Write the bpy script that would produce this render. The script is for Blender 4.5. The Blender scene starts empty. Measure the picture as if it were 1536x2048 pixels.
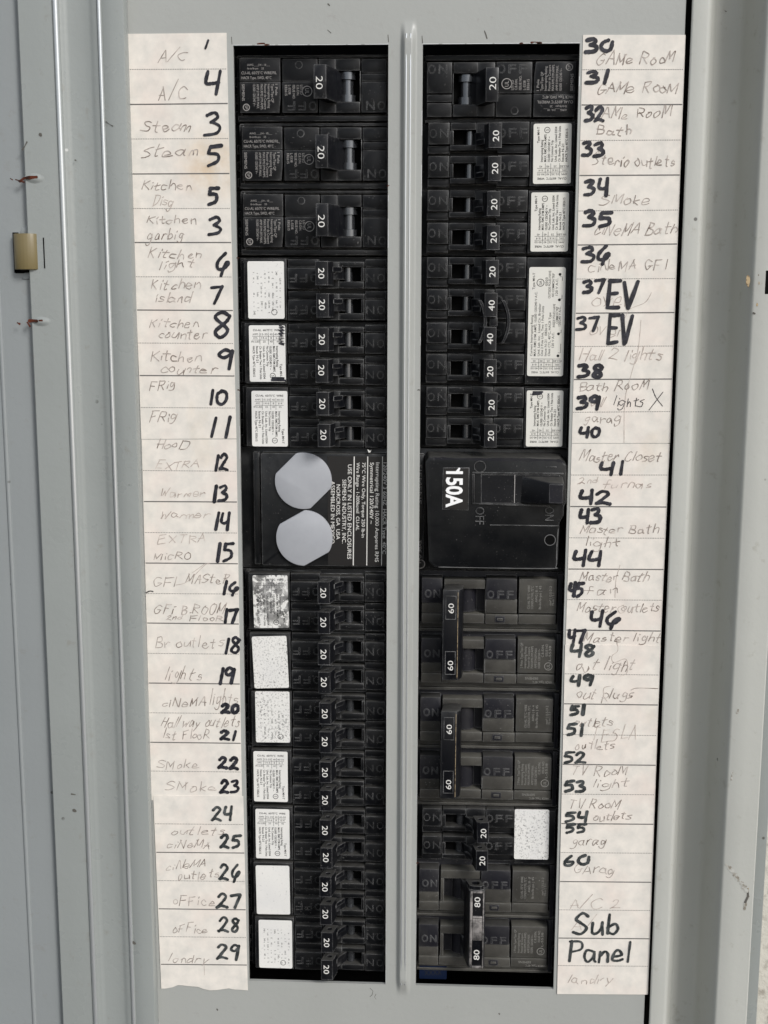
import bpy, bmesh, math, random
from mathutils import Vector, Matrix

random.seed(7)
S = 0.001                                   # everything below is written in millimetres
C = bpy.context.scene.collection
scene = bpy.context.scene

# ------------------------------------------------------------------ camera, world, lamps, exposure
CAM = Vector((14.925, -494.568, 87.992))
ROT = Matrix(((0.998936367, -0.010402546, 0.044921277),
              (0.046037284, 0.170308174, -0.984314835),
              (0.002588920, 0.985335939, 0.170605934)))
FPX = 2500.0
cd = bpy.data.cameras.new('camera')
cam = bpy.data.objects.new('camera', cd)
C.objects.link(cam)
cam.matrix_world = Matrix.Translation(CAM * S) @ ROT.to_4x4()
cd.sensor_fit = 'VERTICAL'
cd.sensor_height = 24.0
cd.lens = 24.0 * FPX / 2048.0
cd.clip_start = 0.01
cd.clip_end = 100.0
scene.camera = cam

world = bpy.data.worlds.new('World')
scene.world = world
world.use_nodes = True
wn, wl = world.node_tree.nodes, world.node_tree.links
bg = wn['Background']
sky = wn.new('ShaderNodeTexSky')
sky.sky_type = 'NISHITA'
sky.sun_disc = False
SUN_EL, SUN_AZ = math.radians(32), math.radians(38)      # sun in front of the panel and to its right
sky.sun_elevation = SUN_EL
sky.sun_rotation = math.pi - SUN_AZ                       # rotation is counted from +Y, the panel faces -Y
hs = wn.new('ShaderNodeHueSaturation')                    # thin haze: the sky is paler than a clear one
hs.inputs['Saturation'].default_value = 0.35
wl.new(sky.outputs['Color'], hs.inputs['Color'])
wl.new(hs.outputs['Color'], bg.inputs['Color'])
bg.inputs['Strength'].default_value = 0.10


def sun_lamp(name, direction, energy, angle, color):
    ld = bpy.data.lights.new(name, 'SUN')
    ld.energy = energy
    ld.angle = math.radians(angle)
    ld.color = color
    o = bpy.data.objects.new(name, ld)
    C.objects.link(o)
    o.rotation_euler = Vector(direction).to_track_quat('-Z', 'Y').to_euler()
    o.location = -Vector(direction) * 2
    return o


# veiled sun from the front right (soft shadows)
sun_lamp('sun', (-math.sin(SUN_AZ) * math.cos(SUN_EL), math.cos(SUN_AZ) * math.cos(SUN_EL), -math.sin(SUN_EL)), 1.5, 16, (1.0, 0.975, 0.945))

vs = scene.view_settings
vs.view_transform = 'Standard'
vs.look = 'None'
vs.gamma = 1.0
vs.exposure = 0.66
vs.use_curve_mapping = False
scene.render.resolution_x = 768
scene.render.resolution_y = 1024


# ------------------------------------------------------------------ pixel -> place (mm) on a plane d mm in front of the cover
def up(px, py, d=0.0):
    q = ROT @ Vector(((px - 768.0) / FPX, -(py - 1024.0) / FPX, -1.0))
    t = (-d - CAM.y) / q.y
    p = CAM + q * t
    return p.x, p.z


XL, XR, Z0 = -35.93, 37.2, 179.52          # column centres, top of the first breaker row


def rowz(r):
    return Z0 - 25.4 * (r - 0.5)


# ------------------------------------------------------------------ materials
def mat(name, col, rough=0.5, spec=0.5, metal=0.0):
    m = bpy.data.materials.new(name)
    m.use_nodes = True
    b = m.node_tree.nodes['Principled BSDF']
    b.inputs['Base Color'].default_value = (*col, 1)
    b.inputs['Roughness'].default_value = rough
    b.inputs['Specular IOR Level'].default_value = spec
    b.inputs['Metallic'].default_value = metal
    return m


class NT:
    """small helper to wire a material's nodes"""
    def __init__(self, m):
        self.t = m.node_tree
        self.b = self.t.nodes['Principled BSDF']
        self.tc = self.t.nodes.new('ShaderNodeTexCoord')
        self.geo = None

    def n(self, typ, **kw):
        x = self.t.nodes.new(typ)
        for k, v in kw.items():
            setattr(x, k, v)
        return x

    def link(self, a, b):
        self.t.links.new(a, b)

    def pos(self):
        if self.geo is None:
            self.geo = self.n('ShaderNodeNewGeometry')
        return self.geo.outputs['Position']

    def noise(self, scale, detail=3, rough=0.6, stretch=None, world=True):
        x = self.n('ShaderNodeTexNoise')
        x.inputs['Scale'].default_value = scale
        x.inputs['Detail'].default_value = detail
        x.inputs['Roughness'].default_value = rough
        src = self.pos() if world else self.tc.outputs['Object']
        if stretch:
            mp = self.n('ShaderNodeMapping')
            mp.inputs['Scale'].default_value = stretch
            self.link(src, mp.inputs['Vector'])
            src = mp.outputs['Vector']
        self.link(src, x.inputs['Vector'])
        return x.outputs['Fac']

    def ramp(self, fac, p0, p1, v0=0.0, v1=1.0):
        r = self.n('ShaderNodeMapRange')
        r.clamp = True
        r.inputs['From Min'].default_value = p0
        r.inputs['From Max'].default_value = p1
        r.inputs['To Min'].default_value = v0
        r.inputs['To Max'].default_value = v1
        self.link(fac, r.inputs['Value'])
        return r.outputs['Result']

    def mix(self, fac, a, b):
        x = self.n('ShaderNodeMix', data_type='RGBA')
        if isinstance(fac, (int, float)):
            x.inputs[0].default_value = fac
        else:
            self.link(fac, x.inputs[0])
        for v, i in ((a, 6), (b, 7)):
            if isinstance(v, tuple):
                x.inputs[i].default_value = (*v, 1)
            else:
                self.link(v, x.inputs[i])
        return x.outputs[2]

    def mul(self, a, b):
        x = self.n('ShaderNodeMath', operation='MULTIPLY')
        for v, i in ((a, 0), (b, 1)):
            if isinstance(v, (int, float)):
                x.inputs[i].default_value = v
            else:
                self.link(v, x.inputs[i])
        return x.outputs[0]

    def bump(self, fac, strength, dist):
        x = self.n('ShaderNodeBump')
        x.inputs['Strength'].default_value = strength
        x.inputs['Distance'].default_value = dist
        self.link(fac, x.inputs['Height'])
        self.link(x.outputs['Normal'], self.b.inputs['Normal'])

    def base(self, c):
        self.link(c, self.b.inputs['Base Color'])

    def rough(self, r):
        self.link(r, self.b.inputs['Roughness'])


def paint_mat(name, col, dirt=(0.16, 0.13, 0.09), dirt_amt=0.25, rough=0.42):
    m = mat(name, col, rough, 0.45)
    k = NT(m)
    big = k.ramp(k.noise(9, 4), 0.3, 0.75)
    c = k.mix(big, tuple(v * 0.95 for v in col), tuple(min(1, v * 1.05) for v in col))
    sm = k.mul(k.ramp(k.noise(160, 5, 0.7), 0.60, 0.76), dirt_amt)
    c = k.mix(sm, c, dirt)
    # tiny dark specks and pale chips
    vo = k.n('ShaderNodeTexVoronoi')
    vo.inputs['Scale'].default_value = 95
    k.link(k.pos(), vo.inputs['Vector'])
    rare = k.ramp(k.noise(23, 2), 0.57, 0.60)
    spot = k.mul(k.ramp(vo.outputs['Distance'], 0.055, 0.085, 1, 0), rare)
    c = k.mix(k.mul(spot, 0.8), c, (0.05, 0.045, 0.04))
    vo2 = k.n('ShaderNodeTexVoronoi')
    vo2.inputs['Scale'].default_value = 70
    mp = k.n('ShaderNodeMapping')
    mp.inputs['Location'].default_value = (3.3, 1.7, 9.1)
    k.link(k.pos(), mp.inputs['Vector'])
    k.link(mp.outputs['Vector'], vo2.inputs['Vector'])
    spot2 = k.mul(k.ramp(vo2.outputs['Distance'], 0.04, 0.06, 1, 0), k.ramp(k.noise(17, 2), 0.60, 0.63))
    c = k.mix(k.mul(spot2, 0.6), c, (0.72, 0.72, 0.70))
    k.base(c)
    k.rough(k.ramp(k.noise(40, 4), 0.3, 0.7, rough - 0.07, rough + 0.1))
    k.bump(k.noise(420, 3, 0.55), 0.13, 0.0006)
    return m


PAINT = paint_mat('grey_enamel', (0.345, 0.353, 0.337))
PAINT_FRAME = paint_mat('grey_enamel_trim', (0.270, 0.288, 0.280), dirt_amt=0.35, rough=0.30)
PAINT_RIGHT = paint_mat('grey_enamel_sheen_dirt', (0.43, 0.435, 0.405), dirt=(0.22, 0.19, 0.14), dirt_amt=0.45, rough=0.55)  # base lightened for the right trim's sheen, with brown dirt over it
PAINT_DOOR = paint_mat('grey_enamel_door', (0.25, 0.268, 0.272))
RIDGE = mat('highlight_ridge_metal', (0.55, 0.57, 0.58), 0.30, 0.8, 0.55)  # pale and metallic, so ridges read as bright highlight lines


def plastic(name, col, dust=(0.075, 0.073, 0.068), amt=0.22, rough=0.42, spec=0.3, wear_glint=0.75):
    m = mat(name, col, rough, spec)
    k = NT(m)
    a = k.mul(k.ramp(k.noise(70, 5, 0.65), 0.42, 0.75), amt)
    c = k.mix(a, col, dust)
    vo = k.n('ShaderNodeTexNoise')
    vo.inputs['Scale'].default_value = 1500
    vo.inputs['Detail'].default_value = 1
    k.link(k.pos(), vo.inputs['Vector'])
    f = k.mul(k.ramp(vo.outputs['Fac'], 0.70, 0.74), k.ramp(k.noise(45, 3), 0.45, 0.7, 0, 0.55))
    c = k.mix(f, c, (0.28, 0.27, 0.26))
    # edges turn grey: rub wear, and edge highlights painted in
    bv = k.n('ShaderNodeBevel', samples=3)
    bv.inputs['Radius'].default_value = 0.00045
    dt = k.n('ShaderNodeVectorMath', operation='DOT_PRODUCT')
    k.link(bv.outputs['Normal'], dt.inputs[0])
    if k.geo is None:
        k.pos()
    k.link(k.geo.outputs['True Normal'], dt.inputs[1])
    e = k.ramp(dt.outputs['Value'], 0.84, 0.985, 1, 0)
    e = k.mul(e, k.ramp(k.noise(190, 3), 0.36, 0.60, 0.18, wear_glint))
    c = k.mix(e, c, (0.30, 0.30, 0.30))
    # paler on upward faces
    sp = k.n('ShaderNodeSeparateXYZ')
    k.link(k.geo.outputs['True Normal'], sp.inputs[0])
    up_f = k.mul(k.ramp(sp.outputs['Z'], 0.55, 0.9, 0, 1), k.ramp(k.noise(400, 3), 0.25, 0.7, 0.5, 0.95))
    c = k.mix(up_f, c, tuple(v * 0.9 for v in dust))
    k.base(c)
    k.rough(k.ramp(k.noise(55, 4), 0.3, 0.7, rough - 0.08, rough + 0.15))
    k.bump(k.noise(900, 2), 0.12, 0.0002)
    return m


BLACK = plastic('black_bakelite', (0.0030, 0.0034, 0.0045), amt=0.10, spec=0.2, wear_glint=0.85)
BLACK2 = plastic('black_bakelite_dusty', (0.020, 0.020, 0.022), amt=0.30, rough=0.5)
HANDLE = plastic('black_toggle_plastic', (0.0038, 0.0042, 0.006), amt=0.07, rough=0.36, spec=0.24, wear_glint=0.8)
MAINP = plastic('black_main_plastic', (0.0045, 0.005, 0.006), amt=0.13, rough=0.32, spec=0.26, wear_glint=0.85)
DUSTY = plastic('dusty_charcoal_plastic', (0.042, 0.040, 0.036), dust=(0.13, 0.125, 0.108), amt=0.42, rough=0.55, spec=0.2)
DUSTYD = plastic('charcoal_plastic', (0.011, 0.011, 0.015), amt=0.22, rough=0.5, spec=0.2, wear_glint=0.5)
HOLE = mat('hole_black', (0.003, 0.003, 0.003), 0.9, 0.1)
GLOSS = mat('glossy_black_label', (0.016, 0.015, 0.015), 0.30, 0.4)
DRUM = mat('polished_black_plastic', (0.10, 0.105, 0.115), 0.24, 0.8, 0.75)
INKW = mat('white_print', (0.66, 0.65, 0.62), 0.6, 0.2)
INKG = mat('grey_print', (0.30, 0.285, 0.275), 0.6, 0.2)
INKD = mat('dim_grey_print', (0.22, 0.215, 0.20), 0.6, 0.2)
INKK = mat('black_print', (0.016, 0.016, 0.016), 0.6, 0.2)
CAP = mat('grey_plug_plastic', (0.33, 0.345, 0.40), 0.5, 0.35)
kk = NT(CAP)
kk.base(kk.mix(kk.ramp(kk.noise(60, 5), 0.35, 0.7), (0.32, 0.33, 0.355), (0.37, 0.38, 0.405)))
kk.bump(kk.noise(300, 4), 0.1, 0.0003)
DARKBOX = mat('enclosure_interior', (0.008, 0.008, 0.009), 0.9, 0.1)
BLUE = mat('shaded_blue_tape', (0.004, 0.010, 0.032), 0.6, 0.15)  # blue darkened for the shade down in the opening
TAN = mat('tan_nylon', (0.27, 0.22, 0.11), 0.38, 0.5)
kk = NT(TAN)
kk.base(kk.mix(kk.ramp(kk.noise(120, 4), 0.55, 0.8), (0.165, 0.13, 0.058), (0.27, 0.215, 0.115)))
RUST = mat('rust', (0.14, 0.035, 0.015), 0.9, 0.1)
kk = NT(RUST)
kk.base(kk.mix(kk.ramp(kk.noise(500, 4), 0.4, 0.6), (0.10, 0.028, 0.015), (0.03, 0.014, 0.01)))
TANCHIP = mat('tan_primer_chip', (0.40, 0.30, 0.17), 0.8, 0.2)
kk = NT(TANCHIP)
kk.base(kk.mix(kk.ramp(kk.noise(700, 4), 0.5, 0.62), (0.42, 0.32, 0.19), (0.10, 0.07, 0.04)))
SCRATCH = mat('dark_scuff', (0.10, 0.095, 0.085), 0.7, 0.2)
SMEAR = mat('grime', (0.27, 0.25, 0.21), 0.8, 0.1)
kk = NT(SMEAR)
kk.base(kk.mix(kk.ramp(kk.noise(700, 4), 0.4, 0.6), (0.22, 0.20, 0.165), (0.44, 0.44, 0.41)))
BARE = mat('bare_edge_metal', (0.62, 0.63, 0.63), 0.35, 0.5, 0.3)
EDGE_GREY = mat('highlight_rim_grey', (0.11, 0.11, 0.11), 0.5, 0.3)  # grey of the main breaker's painted edge highlight and of the hole rim
WORN = mat('worn_grey_metal_edge', (0.23, 0.22, 0.215), 0.42, 0.5, 0.35)
kk = NT(WORN)
kk.base(kk.mix(kk.ramp(kk.noise(260, 5, 0.7), 0.40, 0.62), (0.33, 0.31, 0.30), (0.06, 0.058, 0.058)))
WALL = mat('dirty_plaster', (0.55, 0.53, 0.47), 0.9, 0.1)
kk = NT(WALL)
kk.base(kk.mix(kk.ramp(kk.noise(90, 6, 0.7), 0.5, 0.72), (0.56, 0.54, 0.48), (0.17, 0.14, 0.11)))
kk.bump(kk.noise(150, 5), 0.6, 0.002)


def paper_mat(name, stain=None):
    m = mat(name, (0.70, 0.665, 0.62), 0.75, 0.2)
    k = NT(m)
    a = k.mix(k.ramp(k.noise(170, 4, 0.6), 0.35, 0.7), (0.745, 0.70, 0.64), (0.62, 0.595, 0.55))
    a = k.mix(k.mul(k.ramp(k.noise(38, 3), 0.5, 0.75), 0.5), a, (0.72, 0.60, 0.54))
    a = k.mix(k.mul(k.ramp(k.noise(33, 4, 0.6, stretch=(1, 1, 0.6)), 0.62, 0.8), 0.3), a, (0.55, 0.43, 0.27))
    if stain:
        d = k.n('ShaderNodeVectorMath', operation='DISTANCE')
        k.link(k.pos(), d.inputs[0])
        d.inputs[1].default_value = stain
        s = k.mul(k.ramp(d.outputs['Value'], 0.004, 0.016, 1, 0), k.ramp(k.noise(130, 4), 0.35, 0.65, 0.1, 0.6))
        a = k.mix(s, a, (0.56, 0.40, 0.23))
    k.base(a)
    k.bump(k.noise(55, 3), 0.12, 0.002)
    return m


sx, sz = up(425, 330)
PAPER = paper_mat('aged_label_paper', (sx * S, 0, sz * S))
PAPER_B = paper_mat('clean_label_paper')
def marker_mat(name, a, b):
    m = mat(name, a, 0.5, 0.3)
    k = NT(m)
    k.base(k.mix(k.ramp(k.noise(330, 4, 0.65), 0.45, 0.72), a, b))
    return m


MARKER = marker_mat('black_marker_ink', (0.013, 0.013, 0.018), (0.05, 0.05, 0.062))
MARKER_G = marker_mat('greyed_marker_ink', (0.026, 0.030, 0.031), (0.10, 0.108, 0.108))
RULE = mat('ruled_line_ink', (0.13, 0.125, 0.12), 0.7, 0.2)
RULE2 = mat('dotted_line_ink', (0.20, 0.19, 0.18), 0.7, 0.2)


def pencil_mat(name, dark, pale, lo, hi):
    m = mat(name, dark, 0.7, 0.2)
    k = NT(m)
    k.base(k.mix(k.ramp(k.noise(260, 3, 0.6), lo, hi), dark, pale))
    return m


PENCIL = pencil_mat('pencil_lead', (0.15, 0.115, 0.095), (0.52, 0.465, 0.425), 0.34, 0.64)
PENCIL_F = pencil_mat('faded_pencil_lead', (0.28, 0.22, 0.19), (0.60, 0.54, 0.49), 0.32, 0.66)
PENCIL_D = pencil_mat('dark_pencil_lead', (0.06, 0.055, 0.055), (0.25, 0.23, 0.22), 0.5, 0.8)


def speck_mat(name, lo, hi, scale, dark=(0.04, 0.04, 0.04), light=(0.74, 0.73, 0.70), blue=0.0):
    m = mat(name, light, 0.5, 0.3)
    k = NT(m)
    f = k.ramp(k.noise(scale, 3, 0.7), lo, hi)
    big = k.ramp(k.noise(110, 3), 0.3, 0.62, 0.25, 1.0)
    c = k.mix(k.mul(f, big), light, dark)
    c = k.mix(k.mul(k.ramp(k.noise(60, 3), 0.4, 0.7), 0.3), c, (0.55, 0.55, 0.56))
    k.base(c)
    return m


ST_CLEAN = speck_mat('white_foil_label', 0.80, 0.9, 500)
ST_SPECK = speck_mat('speckled_white_label', 0.53, 0.64, 1300, dark=(0.15, 0.145, 0.14))
ST_PALE = speck_mat('pale_scuffed_label', 0.62, 0.75, 1100, dark=(0.28, 0.28, 0.29))
ST_WORN = speck_mat('worn_through_label', 0.455, 0.49, 330, dark=(0.012, 0.012, 0.012))
ST_CREAM = speck_mat('cream_label', 0.80, 0.9, 500, light=(0.68, 0.665, 0.61))


# ------------------------------------------------------------------ mesh builder (local mm: x right, z up, d towards the viewer)
def V(x, z, d):
    return Vector((x * S, -d * S, z * S))


_glyph = {}


def glyph_mesh(s, bold, extrude):
    key = (s, bold, extrude)
    if key not in _glyph:
        cu = bpy.data.curves.new('tmp', 'FONT')
        cu.body = s
        cu.size = 1.0
        cu.offset = bold
        cu.extrude = extrude
        cu.resolution_u = 3
        cu.fill_mode = 'BOTH' if extrude else 'FRONT'
        o = bpy.data.objects.new('tmp', cu)
        C.objects.link(o)
        dg = bpy.context.evaluated_depsgraph_get()
        me = bpy.data.meshes.new_from_object(o.evaluated_get(dg))
        vs_ = [v.co.copy() for v in me.vertices]
        fs = [tuple(p.vertices) for p in me.polygons]
        bpy.data.objects.remove(o)
        bpy.data.curves.remove(cu)
        bpy.data.meshes.remove(me)
        if vs_:
            x0 = min(v.x for v in vs_); x1 = max(v.x for v in vs_)
            y0 = min(v.y for v in vs_); y1 = max(v.y for v in vs_)
        else:
            x0 = x1 = y0 = y1 = 0
        _glyph[key] = (vs_, fs, x0, x1, y0, y1)
    return _glyph[key]


def bead(x, d, w, h, n=7):
    return [(x + w * math.cos(math.pi - math.pi * i / n), d + h * math.sin(math.pi * i / n)) for i in range(n + 1)]


def catmull(pts, sub=5):
    if len(pts) < 3:
        a, b = pts
        return [(a[0] + (b[0] - a[0]) * i / 4, a[1] + (b[1] - a[1]) * i / 4) for i in range(5)]
    out = []
    ext = [pts[0]] + pts + [pts[-1]]
    for i in range(1, len(ext) - 2):
        p0, p1, p2, p3 = ext[i - 1:i + 3]
        for k in range(sub):
            t = k / sub
            out.append(tuple(0.5 * (2 * p1[j] + (p2[j] - p0[j]) * t + (2 * p0[j] - 5 * p1[j] + 4 * p2[j] - p3[j]) * t * t + (3 * p1[j] - p0[j] - 3 * p2[j] + p3[j]) * t ** 3) for j in (0, 1)))
    out.append(pts[-1])
    return out


class MB:
    def __init__(self):
        self.bm = bmesh.new()

    # axis-aligned block with bevelled edges
    def box(self, x0, x1, z0, z1, d0, d1, bev=0.0, seg=2):
        x0, x1 = min(x0, x1), max(x0, x1)
        z0, z1 = min(z0, z1), max(z0, z1)
        return self.prism([(x0, z0), (x1, z0), (x1, z1), (x0, z1)], d0, d1, bev, seg)

    # polygon in x,z pushed from d0 to d1; top can shrink
    def prism(self, poly, d0, d1, bev=0.0, seg=2, axis='d', top=None):
        """axis 'd': poly is (x,z), extruded in depth. axis 'z': poly is (x,d), extruded along z"""
        b = bmesh.new()
        top = top or poly
        if axis == 'd':
            a = [b.verts.new(V(x, z, d0)) for x, z in poly]
            c = [b.verts.new(V(x, z, d1)) for x, z in top]
        else:
            a = [b.verts.new(V(x, d0, d)) for x, d in poly]
            c = [b.verts.new(V(x, d1, d)) for x, d in top]
        n = len(a)
        b.faces.new(a[::-1])
        b.faces.new(c)
        for i in range(n):
            b.faces.new((a[i], a[(i + 1) % n], c[(i + 1) % n], c[i]))
        bmesh.ops.recalc_face_normals(b, faces=b.faces)
        if bev:
            bmesh.ops.bevel(b, geom=list(b.edges), offset=bev * S, segments=seg, affect='EDGES', profile=0.5, clamp_overlap=True)
        self.merge(b)
        return self

    def merge(self, b):
        me = bpy.data.meshes.new('tmp')
        b.to_mesh(me)
        b.free()
        self.bm.from_mesh(me)
        bpy.data.meshes.remove(me)

    def face(self, pts):
        self.bm.faces.new([self.bm.verts.new(V(*p)) for p in pts])

    def text(self, s, x, z, d, size, rot=0.0, width=None, align='L', bold=0.0, extrude=0.0, vc=False):
        """cap height = size; rot in degrees; start of baseline at x,z; width squeezes the line"""
        vs_, fs, x0, x1, y0, y1 = glyph_mesh(s, bold, extrude)
        if not vs_:
            return self
        k = size / 0.70
        kx = k if width is None else width / max(1e-6, x1 - x0)
        ox = x0 if align == 'L' else ((x0 + x1) / 2 if align == 'C' else x1)
        oy = (y0 + y1) / 2 if vc else 0.0
        ca, sa = math.cos(math.radians(rot)), math.sin(math.radians(rot))
        nv = []
        for v in vs_:
            a, b = (v.x - ox) * kx, (v.y - oy) * k
            nv.append(self.bm.verts.new(V(x + a * ca - b * sa, z + a * sa + b * ca, d + v.z * (k if extrude else 0))))
        for f in fs:
            try:
                self.bm.faces.new([nv[i] for i in f])
            except ValueError:
                pass
        return self

    def ring(self, x, z, d, r, w, n=28, h=0.0):
        v = []
        for i in range(n):
            a = 2 * math.pi * i / n
            v.append((self.bm.verts.new(V(x + (r - w) * math.cos(a), z + (r - w) * math.sin(a), d + h)),
                      self.bm.verts.new(V(x + r * math.cos(a), z + r * math.sin(a), d + h)),
                      self.bm.verts.new(V(x + r * math.cos(a), z + r * math.sin(a), d))))
        for i in range(n):
            a, b = v[i], v[(i + 1) % n]
            self.bm.faces.new((a[0], a[1], b[1], b[0]))
            if h:
                self.bm.faces.new((a[1], a[2], b[2], b[1]))
        return self

    # flat stroke with mitred joins; pts are (x,z); depth creeps up along the stroke so crossings never share a plane
    def ribbon(self, pts, w, d, creep=0.03, caps=True, jitter=0.0):
        n = len(pts)
        if n < 2:
            return self
        P = [Vector(p) for p in pts]
        L, R = [], []
        for i in range(n):
            t = (P[min(n - 1, i + 1)] - P[max(0, i - 1)])
            if t.length < 1e-9:
                t = Vector((1, 0))
            t.normalize()
            nn = Vector((-t.y, t.x))
            ww = w * 0.5 * (1 + random.uniform(-jitter, jitter))
            dd = d + creep * i / n
            a, b = P[i] + nn * ww, P[i] - nn * ww
            L.append(self.bm.verts.new(V(a.x, a.y, dd)))
            R.append(self.bm.verts.new(V(b.x, b.y, dd)))
        for i in range(n - 1):
            self.bm.faces.new((R[i], R[i + 1], L[i + 1], L[i]))
        if caps:
            for i, j, e in ((0, 1, 0), (n - 1, n - 2, 1)):
                t = (P[i] - P[j])
                if t.length < 1e-9:
                    continue
                t.normalize()
                nn = Vector((-t.y, t.x))
                a0 = L[i] if e else R[i]
                b0 = R[i] if e else L[i]
                arc = []
                for k in range(1, 5):
                    an = math.pi * k / 5
                    q = P[i] + (nn * math.cos(an) + t * math.sin(an)) * w * 0.5
                    arc.append(self.bm.verts.new(V(q.x, q.y, d + creep * i / n)))
                self.bm.faces.new([a0] + arc + [b0])
        return self

    def build(self, name, m, parent=None, smooth=False, loc=None):
        me = bpy.data.meshes.new(name)
        bmesh.ops.recalc_face_normals(self.bm, faces=[f for f in self.bm.faces]) if smooth == 'recalc' else None
        self.bm.to_mesh(me)
        self.bm.free()
        me.materials.append(m)
        if smooth:
            for p in me.polygons:
                p.use_smooth = True
            if smooth != 'all':
                me.set_sharp_from_angle(angle=math.radians(35))
        o = bpy.data.objects.new(name, me)
        C.objects.link(o)
        if parent:
            o.parent = parent
        if loc:
            o.location = V(*loc)
        return o


def thing(name, label, cat, x=0.0, z=0.0, d=0.0, flip=False, group=None, kind=None):
    o = bpy.data.objects.new(name, None)
    o.empty_display_size = 0.01
    C.objects.link(o)
    o.location = V(x, z, d)
    if flip:
        o.rotation_euler = (0, math.pi, 0)
    tag(o, label, cat, group, kind)
    return o


def tag(o, label=None, cat=None, group=None, kind=None):
    if label: o['label'] = label
    if cat: o['category'] = cat
    if group: o['group'] = group
    if kind: o['kind'] = kind


def kids(o):
    return [c for c in bpy.data.objects if c.parent == o]


def copy_thing(src, label, x, z, flip=False):
    r = src.copy()
    C.objects.link(r)
    r.location = V(x, z, 0)
    r.rotation_euler = (0, math.pi if flip else 0, 0)
    r['label'] = label
    for ch in kids(src):
        if ch.name.startswith('rating_sticker'):
            continue
        c = ch.copy()
        C.objects.link(c)
        c.parent = r
        for g in kids(ch):
            q = g.copy()
            C.objects.link(q)
            q.parent = c
    return r


# ------------------------------------------------------------------ the surroundings
mb = MB()
mb.box(-700, 700, -700, 700, -140, -95)
o = mb.build('wall', WALL)
tag(o, kind='structure')

# steel enclosure the panel sits in: back, sides and the narrow flange outside the trim
box = thing('panel_enclosure', 'dark steel enclosure box behind the grey panel cover', 'electrical box', 0, 0, -90)
mb = MB()
mb.box(-120, 120, -300, 300, -4, 0)
for sgn in (-1, 1):
    mb.box(sgn * 110, sgn * 113, -300, 300, 0.2, 68)
mb.build('inner_box', DARKBOX, box)
mb = MB()
mb.box(145.0, 152.5, -300, 300, 0, 87.5, 0.4)
mb.box(-152.5, -145.0, -300, 300, 0, 80.0, 0.4)
mb.build('outer_flange', PAINT_FRAME, box, 'flat')

# ------------------------------------------------------------------ dead-front cover with two long openings and a pressed rib
XA = (-65.43, -6.44, 6.54, 65.43)
ZT, ZB = 181.4, -203.9
cover = thing('panel_cover', 'grey painted steel cover plate with two long openings full of breakers', 'panel cover')
# the cover: a grid of quads so that the rib and slight ripples can be pressed into it
mb = MB()
TH = 1.6
pieces = ((-118, XA[0], -300, 300), (XA[3], 104.2, -300, 300),
          (XA[0], XA[1], ZT, 300), (XA[0], XA[1], -300, ZB), (XA[2], XA[3], ZT, 300), (XA[2], XA[3], -300, ZB),
          (XA[1], XA[2], -300, 300))


def rib_h(x, z):
    c = 1.15
    u = abs(x - c)
    h = 0.0
    if u < 3.2:
        t = max(0.0, min(1.0, (3.2 - u) / 2.1))
        h = 2.1 * (t * t * (3 - 2 * t))
    e = 1.0
    e = min(1.0, max(0.0, (190.5 - z) / 9.0), max(0.0, (z + 209.0) / 9.0))
    e = max(0.0, min(1.0, e))
    return h * e * e * (3 - 2 * e)


def flat_h(x, z):
    return 0.10 * math.sin(x * 0.05 + 1.3) * math.sin(z * 0.021 + 0.4)


for (x0, x1, z0, z1) in pieces:
    if x0 == XA[1]:
        xs = [x0, -4.5, -3.0] + [-2.6 + 0.25 * i for i in range(31)] + [x1]
        zs = [z0, -250] + [-213 + 1.0 * i for i in range(16)] + [-190 + 12 * i for i in range(31)] + [176 + 1.0 * i for i in range(18)] + [230, z1]
    else:
        xs = [x0 + (x1 - x0) * i / 6 for i in range(7)]
        zs = [z0 + (z1 - z0) * i / 24 for i in range(25)]
    zs = sorted(set(zs))
    grid = [[mb.bm.verts.new(V(x, z, rib_h(x, z))) for x in xs] for z in zs]
    for j in range(len(zs) - 1):
        for i in range(len(xs) - 1):
            mb.bm.faces.new((grid[j][i], grid[j][i + 1], grid[j + 1][i + 1], grid[j + 1][i]))
# thickness shown round the openings
for a, b in ((XA[0], XA[1]), (XA[2], XA[3])):
    for (p, q) in (((a, ZT), (b, ZT)), ((b, ZT), (b, ZB)), ((b, ZB), (a, ZB)), ((a, ZB), (a, ZT))):
        mb.face(((p[0], p[1], 0), (p[0], p[1], -TH), (q[0], q[1], -TH), (q[0], q[1], 0)))
mb.face(((104.2, -300, 0), (104.2, -300, -TH), (104.2, 300, -TH), (104.2, 300, 0)))
cp = mb.build('cover_plate', PAINT, cover, True)

for xr in (0.35, 1.95):                                        # pale beads added to stand in for the rib's two highlight lines
    mb = MB()
    prof = bead(xr, 1.98, 0.34, 0.34, 8)
    zs = [-203 + 388 * i / 30 for i in range(31)]
    rows = [[mb.bm.verts.new(V(x, z, d - (0.5 if i_ in (0, 30) else 0))) for x, d in prof] for i_, z in enumerate(zs)]
    for j in range(30):
        for i in range(len(prof) - 1):
            mb.bm.faces.new((rows[j][i], rows[j][i + 1], rows[j + 1][i + 1], rows[j + 1][i]))
    re_ = mb.build('rib_highlight', RIDGE, cp, True)

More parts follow.
